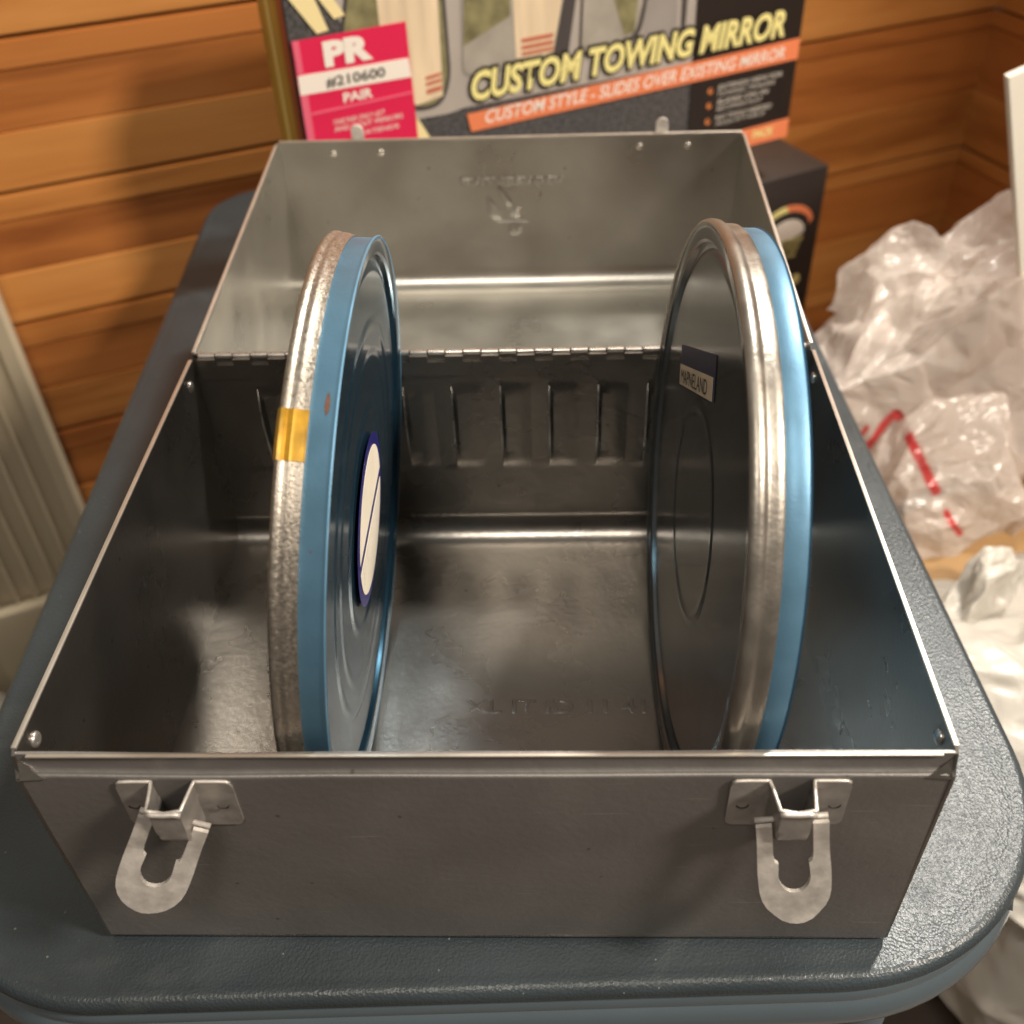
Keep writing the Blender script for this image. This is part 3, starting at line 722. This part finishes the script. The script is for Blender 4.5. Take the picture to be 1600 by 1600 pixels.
relief([(-0.0110, -0.0465), (0.0095, -0.0465), (0.0075, -0.0482), (-0.0060, -0.0482)])
relief([(-0.0015, -0.0495)] + [(0.0017 + 0.0036 * math.cos(R(a)), -0.0525 + 0.0030 * math.sin(R(a))) for a in range(0, 360, 36)][::1][:0] + [(0.0052, -0.0495), (0.0055, -0.0525), (0.0040, -0.0550), (0.0005, -0.0556), (-0.0020, -0.0535)])

# ------------------------------------------------------------------ reel cans
def can_matrix(p):
    cx, cy, cz, a, b = p
    n = Vector((math.cos(a) * math.cos(b), math.sin(a) * math.cos(b), math.sin(b))); v = Vector((-math.sin(a), math.cos(a), 0)); w_ = n.cross(v)
    return Matrix(((n.x, v.x, w_.x, cx), (n.y, v.y, w_.y, cy), (n.z, v.z, w_.z, cz), (0, 0, 0, 1)))
def can(p, th, label, blue_prof, silver_prof, blue_face, silver_face, mats):
    o = empty('film_can', label=label, cat='film can', group='round film cans standing in the metal case')
    o.matrix_world = can_matrix(p)
    lathe('base_rim', blue_prof, mats[0], o, 200, ang=50)
    lathe('base_face', blue_face, mats[1], o, 160, ang=30)
    lathe('lid_rim', silver_prof, mats[2], o, 200, ang=50)
    lathe('lid_face', silver_face, mats[3], o, 160, ang=30)
    return o
# left can: silver lid to the left, blue base face to the right
t = 0.0135 / 2
blue_prof = [(-0.0005, 0.0872), (0.0002, 0.0878), (t - 0.0012, 0.0879), (t - 0.0005, 0.0885), (t, 0.0887), (t + 0.0004, 0.0884), (t + 0.0002, 0.0876)]
silver_prof = [(-t + 0.0008, 0.0862), (-t, 0.0874), (-t - 0.0001, 0.0886), (-t + 0.0006, 0.0893), (-t + 0.0014, 0.0893), (-t + 0.0021, 0.0889), (-t + 0.0025, 0.0887), (-t + 0.0033, 0.0890), (-t + 0.0042, 0.0889), (-t + 0.0050, 0.0885), (-0.0004, 0.0884), (0.0002, 0.0883), (0.0002, 0.0876)]
def disc(x, s, rings, rin=0.0):
    """face profile from the rim in; s=+1 faces +X"""
    P = [(x, 0.0876), (x - s * 0.0003, 0.0868), (x - s * 0.0004, 0.0838), (x - s * 0.0010, 0.0830), (x - s * 0.0026, 0.0824), (x - s * 0.0028, 0.0812), (x - s * 0.0020, 0.0795), (x - s * 0.0018, 0.0785), (x - s * 0.0018, 0.0778)]
    f = x - s * 0.0018
    for r_, h in rings:
        P += [(f, r_ + 0.0030), (f, r_ + 0.0022), (f + s * h * 0.8, r_ + 0.0012), (f + s * h, r_), (f + s * h * 0.8, r_ - 0.0012), (f, r_ - 0.0022), (f, r_ - 0.0030)]
    P += [(f, 0.001), (f, 0.0)]
    return P
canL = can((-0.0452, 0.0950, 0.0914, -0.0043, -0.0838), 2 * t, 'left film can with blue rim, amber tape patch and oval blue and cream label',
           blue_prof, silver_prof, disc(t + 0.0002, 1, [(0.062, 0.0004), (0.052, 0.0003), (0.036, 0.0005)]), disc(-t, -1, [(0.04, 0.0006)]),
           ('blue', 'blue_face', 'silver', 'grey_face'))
lathe('tape_patch', [(-t - 0.0001, 0.0868), (-t - 0.0005, 0.0886), (-t + 0.0005, 0.0897), (-t + 0.0015, 0.0896), (-t + 0.0021, 0.0889), (-t + 0.0035, 0.0894), (-t + 0.0050, 0.0888), (-0.0003, 0.0888), (0.0004, 0.0886)], 'amber', canL, 8, 2.115, 2.262)
# round label: navy disc with cream fields
xf = t + 0.0002 - 0.0018
def flat(name, pts, x, material, parent):
    n = len(pts)
    V = [(x, a, b) for a, b in pts] + [(x - 0.0001, a, b) for a, b in pts]
    return mesh_sharp(name, V, [tuple(range(n)), tuple(range(n, 2 * n))[::-1]] + [(i, (i + 1) % n, (i + 1) % n + n, i + n) for i in range(n)], material, parent, 20)
flat('round_label', arc(0, 0, 0.0282, 0, 360, 64)[:-1], xf + 0.0012, 'navy', canL)
def chord(r, ang, d0, up):
    """circle part beyond distance d0 from the centre along direction ang"""
    h = math.degrees(math.acos(d0 / r)); return arc(0, 0, r, ang - h, ang + h, 30)
flat('label_field', chord(0.0243, 90, 0.0022, 1), xf + 0.0014, 'cream', canL)
flat('label_field', chord(0.0243, 270, 0.0020, 1), xf + 0.0014, 'cream', canL)
for k in range(4):
    d = -0.004 - 0.0022 * k; c = Vector((-math.sin(R(0)), math.cos(R(0)))) * d; u = Vector((math.cos(R(0)), math.sin(R(0)))); L_ = 0.019
    q = Vector((-u.y, u.x)) * 0.00018
    flat('ruled_line', [tuple(c - u * L_ - q), tuple(c + u * L_ - q), tuple(c + u * L_ + q), tuple(c - u * L_ + q)], xf + 0.0016, 'text_grey', canL)
# rust scrape on the blue rim
def rim_patch(parent, x0, x1, a0, a1, rr, material, name, seg=10, rag=0.25):
    V = []; F = []
    for i in range(seg + 1):
        t_ = a0 + (a1 - a0) * i / seg; f = math.sin(PI * i / seg) ** 0.6 * (1 - rag * 2.2 * random.random())
        c = (x0 + x1) / 2; hw_ = (x1 - x0) / 2 * max(0.08, f)
        for xx in (c - hw_, c + hw_): V.append((xx, rr * math.cos(t_), rr * math.sin(t_)))
    for i in range(seg): F.append((2 * i, 2 * i + 1, 2 * i + 3, 2 * i + 2))
    return mesh(name, V, F, material, parent)
rim_patch(canL, t - 0.0031, t - 0.0017, 2.055, 2.125, 0.08800, 'rust', 'rust_scrape')
rim_patch(canL, t - 0.0040, t - 0.0036, 2.50, 2.508, 0.08800, 'rust', 'rust_scrape', 5)

# right can: silver lid face to the left, blue base wall to the right
t2 = 0.0151 / 2
blue_prof = [(0.0004, 0.0866), (0.0009, 0.0872), (t2 - 0.0008, 0.0873), (t2 - 0.0002, 0.0871), (t2, 0.0866), (t2, 0.0858)]
silver_prof = [(-t2 + 0.0012, 0.0868), (-t2 + 0.0002, 0.0878), (-t2 - 0.0001, 0.0887), (-t2 + 0.0006, 0.0895), (-t2 + 0.0018, 0.0897), (-t2 + 0.0030, 0.0896), (-t2 + 0.0039, 0.0890), (-t2 + 0.0044, 0.0886), (-t2 + 0.0050, 0.0885), (-t2 + 0.0065, 0.0885), (0.0006, 0.0884), (0.0011, 0.0880), (0.0011, 0.0868)]
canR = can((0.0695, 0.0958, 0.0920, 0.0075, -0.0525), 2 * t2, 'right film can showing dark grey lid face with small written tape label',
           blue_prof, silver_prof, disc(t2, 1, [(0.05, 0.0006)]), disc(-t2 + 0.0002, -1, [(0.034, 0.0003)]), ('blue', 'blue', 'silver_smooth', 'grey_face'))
xf = -(t2 - 0.0002 - 0.0018)
# tape label: frame (v, w) with direction from far/low to near/high
A = Vector((0.0550, 0.0262)); B = Vector((0.0012, 0.0565)); dirv = (B - A).normalized(); up = Vector((-dirv.y, dirv.x))
if up.y < 0: up = -up
Lb = (B - A).length; hb = 0.0128
def lab(pts, x, material, name):
    return flat(name, [tuple(A + dirv * a + up * b) for a, b in pts], x, material, canR)
lab([(0, -hb), (Lb, -hb), (Lb, 0.0008), (0, 0.0008)], xf - 0.0002, 'navy_dull', 'tape_label')
lab([(0.0006, -hb + 0.0004), (Lb - 0.0022, -hb + 0.0002), (Lb - 0.0022, -hb * 0.44), (0.0006, -hb * 0.44)], xf - 0.0004, 'tan_paper', 'label_strip')
o_ = A + dirv * 0.004 + up * (-hb + 0.0012)
tm = Matrix(((0, 0, -1, xf - 0.00062), (dirv.x, up.x, 0, o_.x), (dirv.y, up.y, 0, o_.y), (0, 0, 0, 1)))
text_mesh('label_text', 'MAPNELAND', 0.005, 'ink', canR, tm, width=Lb - 0.014, height=0.0046)

# ------------------------------------------------------------------ boxes behind the case
YB = R(27.5)
tow = empty('mirror_box', (0.196, 0.609, 0.0003), (0, 0, YB), 'printed black package reading custom towing mirror with magenta price tag', 'package')
u0 = -0.3585; hv = 0.168; dep = 0.056
box('carton_body', (u0, 0.0, 0.0065), (0.0, dep, hv), 'carton', tow, 0.0015)
def art(name, pts, level, material, parent=tow):
    y = -0.0001 - 0.00022 * level; n = len(pts)
    V = [(a, y, b) for a, b in pts] + [(a, y + 0.0002, b) for a, b in pts]
    return mesh_sharp(name, V, [tuple(range(n)), tuple(range(n, 2 * n))[::-1]] + [(i, (i + 1) % n, (i + 1) % n + n, i + n) for i in range(n)], material, parent, 20)
E1, E2 = u0 + 0.001, -0.001
art('granite_panel', [(E1, 0.0075), (E2, 0.0075), (E2, hv - 0.001), (E1, hv - 0.001)], 0, 'granite')
def rrect(pts, r=0.008, n=5):
    out = []; m = len(pts)
    for i in range(m):
        p = Vector(pts[i]); a = Vector(pts[i - 1]) - p; b = Vector(pts[(i + 1) % m]) - p
        rr = min(r, a.length * 0.45, b.length * 0.45); a = p + a.normalized() * rr; b = p + b.normalized() * rr
        for k in range(n + 1):
            t_ = k / n; out.append(tuple(a * (1 - t_) ** 2 + p * 2 * t_ * (1 - t_) + b * t_ ** 2))
    return out
art('mirror_picture', [(-0.337, hv - 0.004), (-0.3326, 0.1503), (-0.3235, 0.1289), (-0.2921, 0.0762), (-0.2667, 0.0755), (-0.2546, 0.0771), (-0.0895, 0.0744), (-0.0884, 0.114), (-0.086, hv - 0.004)], 1, 'lightgrey_print')
art('mirror_frame_print', rrect([(-0.3300, 0.1270), (-0.3190, 0.1660), (-0.2640, 0.1660), (-0.2630, 0.0965), (-0.2700, 0.0810), (-0.2890, 0.0800), (-0.3100, 0.1050)]), 2, 'darkgrey_print')
art('mirror_glass_print', rrect([(-0.3275, 0.1280), (-0.3170, 0.1645), (-0.2665, 0.1645), (-0.2652, 0.0975), (-0.2715, 0.0835), (-0.2880, 0.0826), (-0.3080, 0.1060)]), 3, 'green_print')
art('trailer_print', [(-0.3050, 0.1630), (-0.2680, 0.1630), (-0.2695, 0.0870), (-0.2870, 0.0845), (-0.3050, 0.1060)], 4, 'trailer_print')
for k, (z0, z1) in enumerate([(0.0907, 0.0935), (0.0955, 0.0975), (0.0990, 0.1010)]): art('red_bar_print', [(-0.2800, z0 - 0.001), (-0.2700, z0), (-0.2697, z1), (-0.2798, z1 - 0.001)], 5, 'red_print')
art('mirror_frame_print', rrect([(-0.2565, 0.0940), (-0.2530, 0.1660), (-0.1800, 0.1660), (-0.1860, 0.1280), (-0.1930, 0.0945)]), 2, 'grey_print')
art('mirror_glass_print', rrect([(-0.2550, 0.0965), (-0.2515, 0.1645), (-0.1820, 0.1645), (-0.1872, 0.1280), (-0.1940, 0.0962)], 0.006), 3, 'road_print')
art('verge_print', [(-0.2505, 0.1625), (-0.2217, 0.1625), (-0.2229, 0.1251), (-0.2540, 0.1133)], 4, 'green_print')
art('trailer_print', [(-0.2217, 0.1625), (-0.1840, 0.1625), (-0.1878, 0.1287), (-0.1945, 0.0985), (-0.2196, 0.1000)], 4, 'trailer_print')
for z0, z1 in [(0.1010, 0.1030), (0.1045, 0.1068), (0.1085, 0.1110)]: art('red_bar_print', [(-0.2155, z0), (-0.1945, z0), (-0.1938, z1), (-0.2160, z1)], 5, 'red_print')
art('mirror_edge_print', [(-0.1866, 0.1286), (-0.1810, 0.1660), (-0.1740, 0.1660), (-0.1786, 0.1274), (-0.1838, 0.0962), (-0.1947, 0.0957)], 6, 'darkgrey_print')
art('mirror_frame_print', rrect([(-0.1760, 0.0935), (-0.1730, 0.1660), (-0.1240, 0.1660), (-0.1265, 0.1195), (-0.1310, 0.0990), (-0.1460, 0.0935)], 0.006), 2, 'darkgrey_print')
art('mirror_glass_print', rrect([(-0.1740, 0.0952), (-0.1715, 0.1645), (-0.1270, 0.1645), (-0.1296, 0.1201), (-0.1347, 0.1011), (-0.1472, 0.0954)], 0.006), 3, 'road_print')
art('verge_print', [(-0.1665, 0.1625), (-0.1306, 0.1625), (-0.1357, 0.1021), (-0.1427, 0.1013)], 4, 'green_print')
art('mirror_edge_print', [(-0.1022, 0.1660), (-0.0959, 0.1660), (-0.0971, 0.0798), (-0.0999, 0.0783)], 3, 'darkgrey_print')
art('mirror_arm_print', [(-0.1230, 0.1640), (-0.1050, 0.1640), (-0.1030, 0.0800), (-0.1300, 0.0900)], 2, 'grey_print')
art('black_panel', [(-0.0885, 0.0200), (E2, 0.0200), (E2, hv - 0.002), (-0.0855, hv - 0.002), (-0.0893, 0.1141)], 4, 'black')
for pts in ([(-0.3630 + 0.008, 0.1600), (-0.3552 + 0.009, 0.1700), (-0.3350, 0.1351), (-0.3418, 0.1342), (-0.3560, 0.1560)], [(-0.3500, 0.1700), (-0.3410, 0.1700), (-0.3245, 0.1414), (-0.3309, 0.1402)], [(-0.2877, 0.0780), (-0.2900, 0.0560), (-0.2760, 0.0560)]):
    art('yellow_stripe', pts, 6, 'yellow_pale')
art('orange_banner', [(-0.2548, 0.0732), (-0.0012, 0.0768), (-0.0012, 0.0627), (-0.2525, 0.0618)], 7, 'orange')
art('orange_banner', [(-0.0600, 0.0203), (-0.0010, 0.0215), (-0.0010, 0.0078), (-0.0600, 0.0072)], 7, 'orange')
art('price_tag', [(-0.3570, 0.0500), (-0.2880, 0.0500), (-0.2894, 0.1327), (-0.3570, 0.1327)], 8, 'magenta')
art('tag_band', [(-0.3568, 0.1035), (-0.2890, 0.1020), (-0.2899, 0.1128), (-0.3565, 0.1143)], 9, 'white_print')
art('tag_painted_gloss', [(-0.3568, 0.0500), (-0.3525, 0.0500), (-0.3525, 0.1030), (-0.3568, 0.1030)], 9, 'pink')  # lighter pink strips: gloss highlight painted into the tag colour
art('tag_painted_gloss', [(-0.3565, 0.1150), (-0.3530, 0.1150), (-0.3530, 0.1325), (-0.3565, 0.1325)], 9, 'pink')
art('tag_painted_gloss', [(-0.3520, 0.0915), (-0.2885, 0.0925), (-0.2885, 0.0935), (-0.3520, 0.0928)], 9, 'pink')
def tmat(u, v, level): return Matrix(((1, 0, 0, u), (0, 0, -1, -0.0001 - 0.00022 * level), (0, 1, 0, v), (0, 0, 0, 1)))
def txt(body, u, v, wd, ht, material, level, off=0.0, shear=0.0, parent=tow, name='printed_text'):
    return text_mesh(name, body, 0.01, material, parent, tmat(u, v, level), offset=off, shear=shear, width=wd, height=ht)
txt('PR', -0.3400, 0.1160, 0.0290, 0.0140, 'white_print', 10, off=0.0006)
txt('#210600', -0.3410, 0.1045, 0.0360, 0.0062, 'ink', 10, off=0.0002)
txt('PAIR', -0.3320, 0.0950, 0.0180, 0.0055, 'white_print', 10, off=0.0003)
txt('ONE PAIR ONLY LEFT', -0.3399, 0.0835, 0.0320, 0.0030, 'white_print', 10)
txt('AND RIGHT MIRRORS', -0.3399, 0.0795, 0.0430, 0.0028, 'white_print', 10)
txt('EXTENDS', -0.3240, 0.0742, 0.0240, 0.0028, 'white_print', 10)
txt('CUSTOM TOWING MIRROR', -0.2528, 0.0785, 0.2390, 0.0215, 'black', 8, off=0.0011, shear=0.18, name='title_outline')  # printed black outline behind the yellow lettering
txt('CUSTOM TOWING MIRROR', -0.2512, 0.0800, 0.2355, 0.0180, 'yellow', 9, off=0.0004, shear=0.18, name='title_text')
txt('CUSTOM STYLE - SLIDES OVER EXISTING MIRROR', -0.2425, 0.0652, 0.2290, 0.0080, 'white_print', 8, off=0.0001, shear=0.25)
txt('PACK', -0.0330, 0.0120, 0.0190, 0.0062, 'yellow', 8, off=0.0003, shear=0.2)
for k, (v, wd, s1, s2) in enumerate([(0.0530, 0.0540, 'EXTENDS VIEW FOR', 'TOWING TRAILERS'), (0.0430, 0.0440, 'SLIDES ON IN', 'SECONDS FLAT'), (0.0320, 0.0480, 'NO TOOLS NEEDED', 'ADJUSTABLE')]):
    txt(s1, -0.0665, v, wd, 0.0034, 'text_grey', 5, off=0.0002, shear=0.2)
    txt(s2, -0.0665, v - 0.0044, wd * 0.9, 0.0030, 'text_grey', 5, off=0.0001, shear=0.2)
    art('bullet_mark', [(-0.0725 + 0.0022 * math.cos(R(a)), v + 0.0005 + 0.0022 * math.sin(R(a))) for a in range(0, 360, 30)], 5, 'orange_deep')
    art('bullet_mark', [(-0.0718 + 0.0010 * math.cos(R(a)), v + 0.0012 + 0.0010 * math.sin(R(a))) for a in range(0, 360, 45)], 6, 'black')
# left side of the box: ochre printed film
def side_art(name, y0, y1, material, lv):
    x = u0 - 0.0001 - 0.0002 * lv
    V = [(x, y0, 0.0075), (x, y1, 0.0075), (x, y1, hv - 0.001), (x, y0, hv - 0.001)]
    V += [(a + 0.0001, b, c) for a, b, c in V]
    return mesh_sharp(name, V, [(0, 1, 2, 3), (7, 6, 5, 4), (0, 4, 5, 1), (1, 5, 6, 2), (2, 6, 7, 3), (3, 7, 4, 0)], material, tow, 20)
side_art('side_print', 0.012, dep - 0.001, 'ochre', 0)
side_art('side_print', 0.0008, 0.0115, 'dark_red', 0)
side_art('side_stripe', 0.030, 0.036, 'yellow', 1)

blk = empty('black_carton', (0.232, 0.62, -0.0205), (0, 0, YB), 'black carton with round yellow and white print, right of and below the mirror package', 'package')
box('carton_body', (-0.080, 0.0, FLZ + 0.0207), (0.0035, 0.14, 0.0), 'carton', blk, 0.002)
# flaps seam on top
box('tape_seam', (-0.079, 0.060, 0.0001), (0.0030, 0.080, 0.0004), 'carton', blk)
def bart(name, pts, lv, material): return art(name, [(a, b + 0.0205) for a, b in pts], lv, material, blk)
ar = [(-0.0300 + 0.0262 * math.cos(R(a)), -0.0660 + 0.0205 * math.sin(R(a))) for a in range(168, 4, -12)]
ar2 = [(-0.0300 + 0.0225 * math.cos(R(a)), -0.0670 + 0.0158 * math.sin(R(a))) for a in range(4, 169, 12)]
bart('arc_print', ar[:7] + ar2[-7:], 0, 'yellow'); bart('arc_print', ar[6:] + ar2[:8], 0, 'orange')
bart('badge_print', [(-0.0290 + 0.0175 * math.cos(R(a)), -0.0700 + 0.0125 * math.sin(R(a)) * (1.0 if a < 180 else 0.4)) for a in range(0, 360, 20)], 0, 'white_print')
for k in range(4):
    z = -0.0540 - 0.0045 * k
    txt('TOWING MIRRORS' if k == 0 else ['CLIP ON FIT', 'EASY FIT', 'ONE PAIR'][k - 1], -0.0430 + 0.0015 * k, z - 0.0032, 0.0310 - 0.003 * k, 0.0036, 'yellow', 2, off=0.0003, parent=blk)
bart('dot_print', [(-0.0121 + 0.0042 * math.cos(R(a)), -0.1130 + 0.0050 * math.sin(R(a))) for a in range(0, 360, 30)], 0, 'yellow')

# ------------------------------------------------------------------ right side: cardboard box, bags, board
cb = empty('cardboard_box', (0.36, 0.46, FLZ + 0.0005), (0, 0, R(33)), 'tan cardboard box half hidden under the crumpled plastic bags', 'box')
cw, cd, chh, ct = 0.17, 0.13, 0.255, 0.004
box('panel', (-cw, -cd, 0), (cw, -cd + ct, chh), 'cardboard', cb, 0.001)
box('panel', (-cw, cd - ct, 0), (cw, cd, chh), 'cardboard', cb, 0.001)
box('panel', (-cw, -cd + ct, 0), (-cw + ct, cd - ct, chh), 'cardboard', cb, 0.001)
box('panel', (cw - ct, -cd + ct, 0), (cw, cd - ct, chh), 'cardboard', cb, 0.001)
box('bottom_panel', (-cw + ct, -cd + ct, 0), (cw - ct, cd - ct, ct), 'cardboard', cb)
for (lo, hi, rot, loc) in [((-cw + 0.003, 0, -ct), (cw - 0.003, cd * 0.97, 0), (R(6), 0, 0), (0, -cd + 0.001, chh + 0.005)), ((-cw + 0.003, -cd * 0.95, -ct), (cw - 0.003, 0, 0), (R(-9), 0, 0), (0, cd - 0.001, chh + 0.005))]:
    o = box('flap', lo, hi, 'cardboard', cb, 0.001); o.location = loc; o.rotation_euler = rot

def film(parts, seed, levels=4, fractal=(1.0, 0.8, 0.6, 0.5, 0.3), jitter=0.26):
    """crushed plastic film: coarse random facets, split again and again with smaller random folds.
    parts = [(centre, radii, rotation, torus or None, coarse detail)]"""
    rg = np.random.default_rng(seed); out = []
    for (c, rad, rot, torus, det) in parts:
        bm = bmesh.new()
        if torus is None: bmesh.ops.create_icosphere(bm, subdivisions=det, radius=1.0)
        else:
            nu, nv, Rm, rm, fl = torus; vs = []
            for i in range(nu):
                a = 2 * PI * i / nu; rr = rm * (1 + 0.35 * math.sin(2 * a + 1))
                for k in range(nv):
                    b = 2 * PI * (k + 0.5 * (i % 2)) / nv; vs.append(bm.verts.new(((Rm + rr * math.cos(b)) * math.cos(a), rr * math.sin(b) * fl, (Rm + rr * math.cos(b)) * math.sin(a) * 1.15)))
            for i in range(nu):
                for k in range(nv):
                    q = [vs[i * nv + k], vs[((i + 1) % nu) * nv + k], vs[((i + 1) % nu) * nv + (k + 1) % nv], vs[i * nv + (k + 1) % nv]]
                    bm.faces.new(q[:3]); bm.faces.new([q[0], q[2], q[3]])
        L0 = np.mean([e.calc_length() for e in bm.edges])
        for v in bm.verts:
            n = v.normal.copy() if torus else v.co.normalized()
            v.co += Vector(rg.normal(size=3)) * L0 * jitter + n * float(rg.normal()) * L0 * jitter * 1.1
        if torus is None:
            for v in bm.verts: v.co = Vector((v.co.x * rad[0], v.co.y * rad[1], v.co.z * rad[2]))
        co = np.array([v.co[:] for v in bm.verts]); fa = [[v.index for v in f.verts] for f in bm.faces]
        bm.free()
        for lv in range(levels):
            fa = np.array(fa); ed = {}; mids = []
            newf = []; n0 = len(co)
            E_ = np.sort(np.concatenate([fa[:, [0, 1]], fa[:, [1, 2]], fa[:, [2, 0]]]), axis=1)
            U, inv = np.unique(E_, axis=0, return_inverse=True); inv = inv.reshape(-1)
            mid = (co[U[:, 0]] + co[U[:, 1]]) / 2; ln = np.linalg.norm(co[U[:, 0]] - co[U[:, 1]], axis=1)
            # vertex normals
            fn = np.cross(co[fa[:, 1]] - co[fa[:, 0]], co[fa[:, 2]] - co[fa[:, 0]]); vn = np.zeros_like(co)
            for k in range(3): np.add.at(vn, fa[:, k], fn)
            vn /= np.linalg.norm(vn, axis=1)[:, None] + 1e-9
            nm = vn[U[:, 0]] + vn[U[:, 1]]; nm /= np.linalg.norm(nm, axis=1)[:, None] + 1e-9
            mid = mid + nm * (rg.normal(size=len(U)) * ln * 0.088 * fractal[min(lv, len(fractal) - 1)])[:, None]
            # slide along the edge a little so creases are not regular
            mid = mid + (co[U[:, 0]] - co[U[:, 1]]) * (rg.uniform(-0.16, 0.16, size=len(U)))[:, None]
            m = len(fa); a = inv[:m] + n0; b = inv[m:2 * m] + n0; c_ = inv[2 * m:] + n0
            fa = np.concatenate([np.stack([fa[:, 0], a, c_], 1), np.stack([a, fa[:, 1], b], 1), np.stack([c_, b, fa[:, 2]], 1), np.stack([a, b, c_], 1)])
            co = np.concatenate([co, mid])
        # relax once so film bends instead of breaking
        for _ in range(4):
            acc = np.zeros_like(co); cnt = np.zeros(len(co))
            for x, y in ((0, 1), (1, 2), (2, 0)):
                np.add.at(acc, fa[:, x], co[fa[:, y]]); np.add.at(acc, fa[:, y], co[fa[:, x]]); np.add.at(cnt, fa[:, x], 1); np.add.at(cnt, fa[:, y], 1)
            co = co * 0.45 + 0.55 * acc / cnt[:, None]
        Mr = np.array(Matrix.Rotation(R(rot[2]), 3, 'Z') @ Matrix.Rotation(R(rot[1]), 3, 'Y') @ Matrix.Rotation(R(rot[0]), 3, 'X'))
        out.append((co @ Mr.T + np.array(c), fa))
    return out
def bag_obj(name, P, F, material, parent, segs=None, floor=None):
    if floor is not None: P[:, 2] = np.maximum(P[:, 2], floor + 0.001 + 0.002 * np.sin(P[:, 0] * 90) ** 2)
    me = bpy.data.meshes.new(name); me.from_pydata(P.tolist(), [], np.asarray(F).tolist()); me.materials.append(M[material]); me.shade_smooth()
    if material == 'bag_clear':
        a = me.attributes.new('print', 'FLOAT', 'POINT'); val = np.zeros(len(P))
        if segs:
            q = P[:, [0, 2]]
            for (p0, p1, wd) in segs:
                p0 = np.array(p0); p1 = np.array(p1); dd = p1 - p0; tt = np.clip(((q - p0) @ dd) / (dd @ dd), 0, 1)
                ds = np.linalg.norm(q - (p0 + tt[:, None] * dd), axis=1); val = np.maximum(val, np.clip((wd - ds) / 0.0015, 0, 1) * (P[:, 1] < np.percentile(P[:, 1], 62)))
        a.data.foreach_set('value', val.astype(np.float32))
    o = bpy.data.objects.new(name, me); return link(o, parent)

bag = empty('plastic_bag', (0.30, 0.45, -0.18), label='large crumpled translucent plastic bag with red print and tied handles beside the table', cat='plastic bag')
PX = np.array([0.30, 0.45, -0.18])
segs = [((0.2290, -0.146), (0.2530, -0.108), 0.0040), ((0.2530, -0.108), (0.2730, -0.138), 0.0040), ((0.2340, -0.118), (0.2220, -0.146), 0.0030), ((0.2800, -0.150), (0.2920, -0.166), 0.0030), ((0.2250, -0.160), (0.2420, -0.168), 0.0028)]
segs_l = [((a[0] - PX[0], a[1] - PX[2]), (b[0] - PX[0], b[1] - PX[2]), w_) for a, b, w_ in segs]
def C3(x, y, z, O): return (x - O[0], y - O[1], z - O[2])
P, F = film([(C3(0.318, 0.475, -0.118, PX), (0.112, 0.058, 0.098), (-18, 12, 20), None, 2)], 3, 6)[0]
bag_obj('bag_body', P, F, 'bag_clear', bag, segs_l)
P, F = film([(C3(0.290, 0.395, -0.180, PX), (0.072, 0.036, 0.064), (-20, -20, 15), None, 2)], 8, 6)[0]
bag_obj('bag_fold', P, F, 'bag_clear', bag, segs_l)
P, F = film([(C3(0.318, 0.490, -0.012, PX), None, (-25, 8, 10), (13, 7, 0.050, 0.024, 0.6), 2)], 5, 5)[0]
bag_obj('bag_handle', P, F, 'bag_clear', bag, [((0.317 - PX[0], -0.092 - PX[2]), (0.328 - PX[0], -0.098 - PX[2]), 0.005)])
P, F = film([(C3(0.258, 0.485, -0.050, PX), (0.044, 0.022, 0.030), (-10, -30, 10), None, 2)], 9, 5)[0]
bag_obj('bag_knot', P, F, 'bag_clear', bag)

bag2 = empty('plastic_bag', (0.31, 0.2, -0.3), label='opaque white crumpled plastic bag heaped low by the right table edge', cat='plastic bag')
PX = np.array([0.31, 0.2, -0.3])
P, F = film([(C3(0.350, 0.225, -0.285, PX), (0.140, 0.160, 0.130), (8, 0, 25), None, 2)], 14, 6, jitter=0.22)[0]
bag_obj('bag_body', P, F, 'bag_white', bag2, floor=FLZ - PX[2])
P, F = film([(C3(0.278, 0.300, -0.180, PX), (0.050, 0.014, 0.028), (0, -40, 35), None, 2)], 31, 5)[0]
bag_obj('bag_handle', P, F, 'bag_white', bag2)

# small white crumpled paper on the floor far left
P, F = film([((0, 0, 0), (0.040, 0.035, 0.026), (0, 0, 0), None, 2)], 41, 4)[0]
o = bag_obj('crumpled_paper', P, F, 'bag_white', None); o.location = (-0.478, 0.405, FLZ + 0.031)
tag(o, 'small crumpled white paper on the floor at far left edge', 'paper')

# white board leaning at the upper right edge
bd = box('white_board', (0, 0, 0), (0.16, 0.006, 0.335), 'white_board', None, 0.001)
bd.location = (0.387, 0.46, -0.21); bd.rotation_euler = (R(0), R(-20), R(10))
tag(bd, 'white board with bright edge leaning at the upper right corner', 'board')
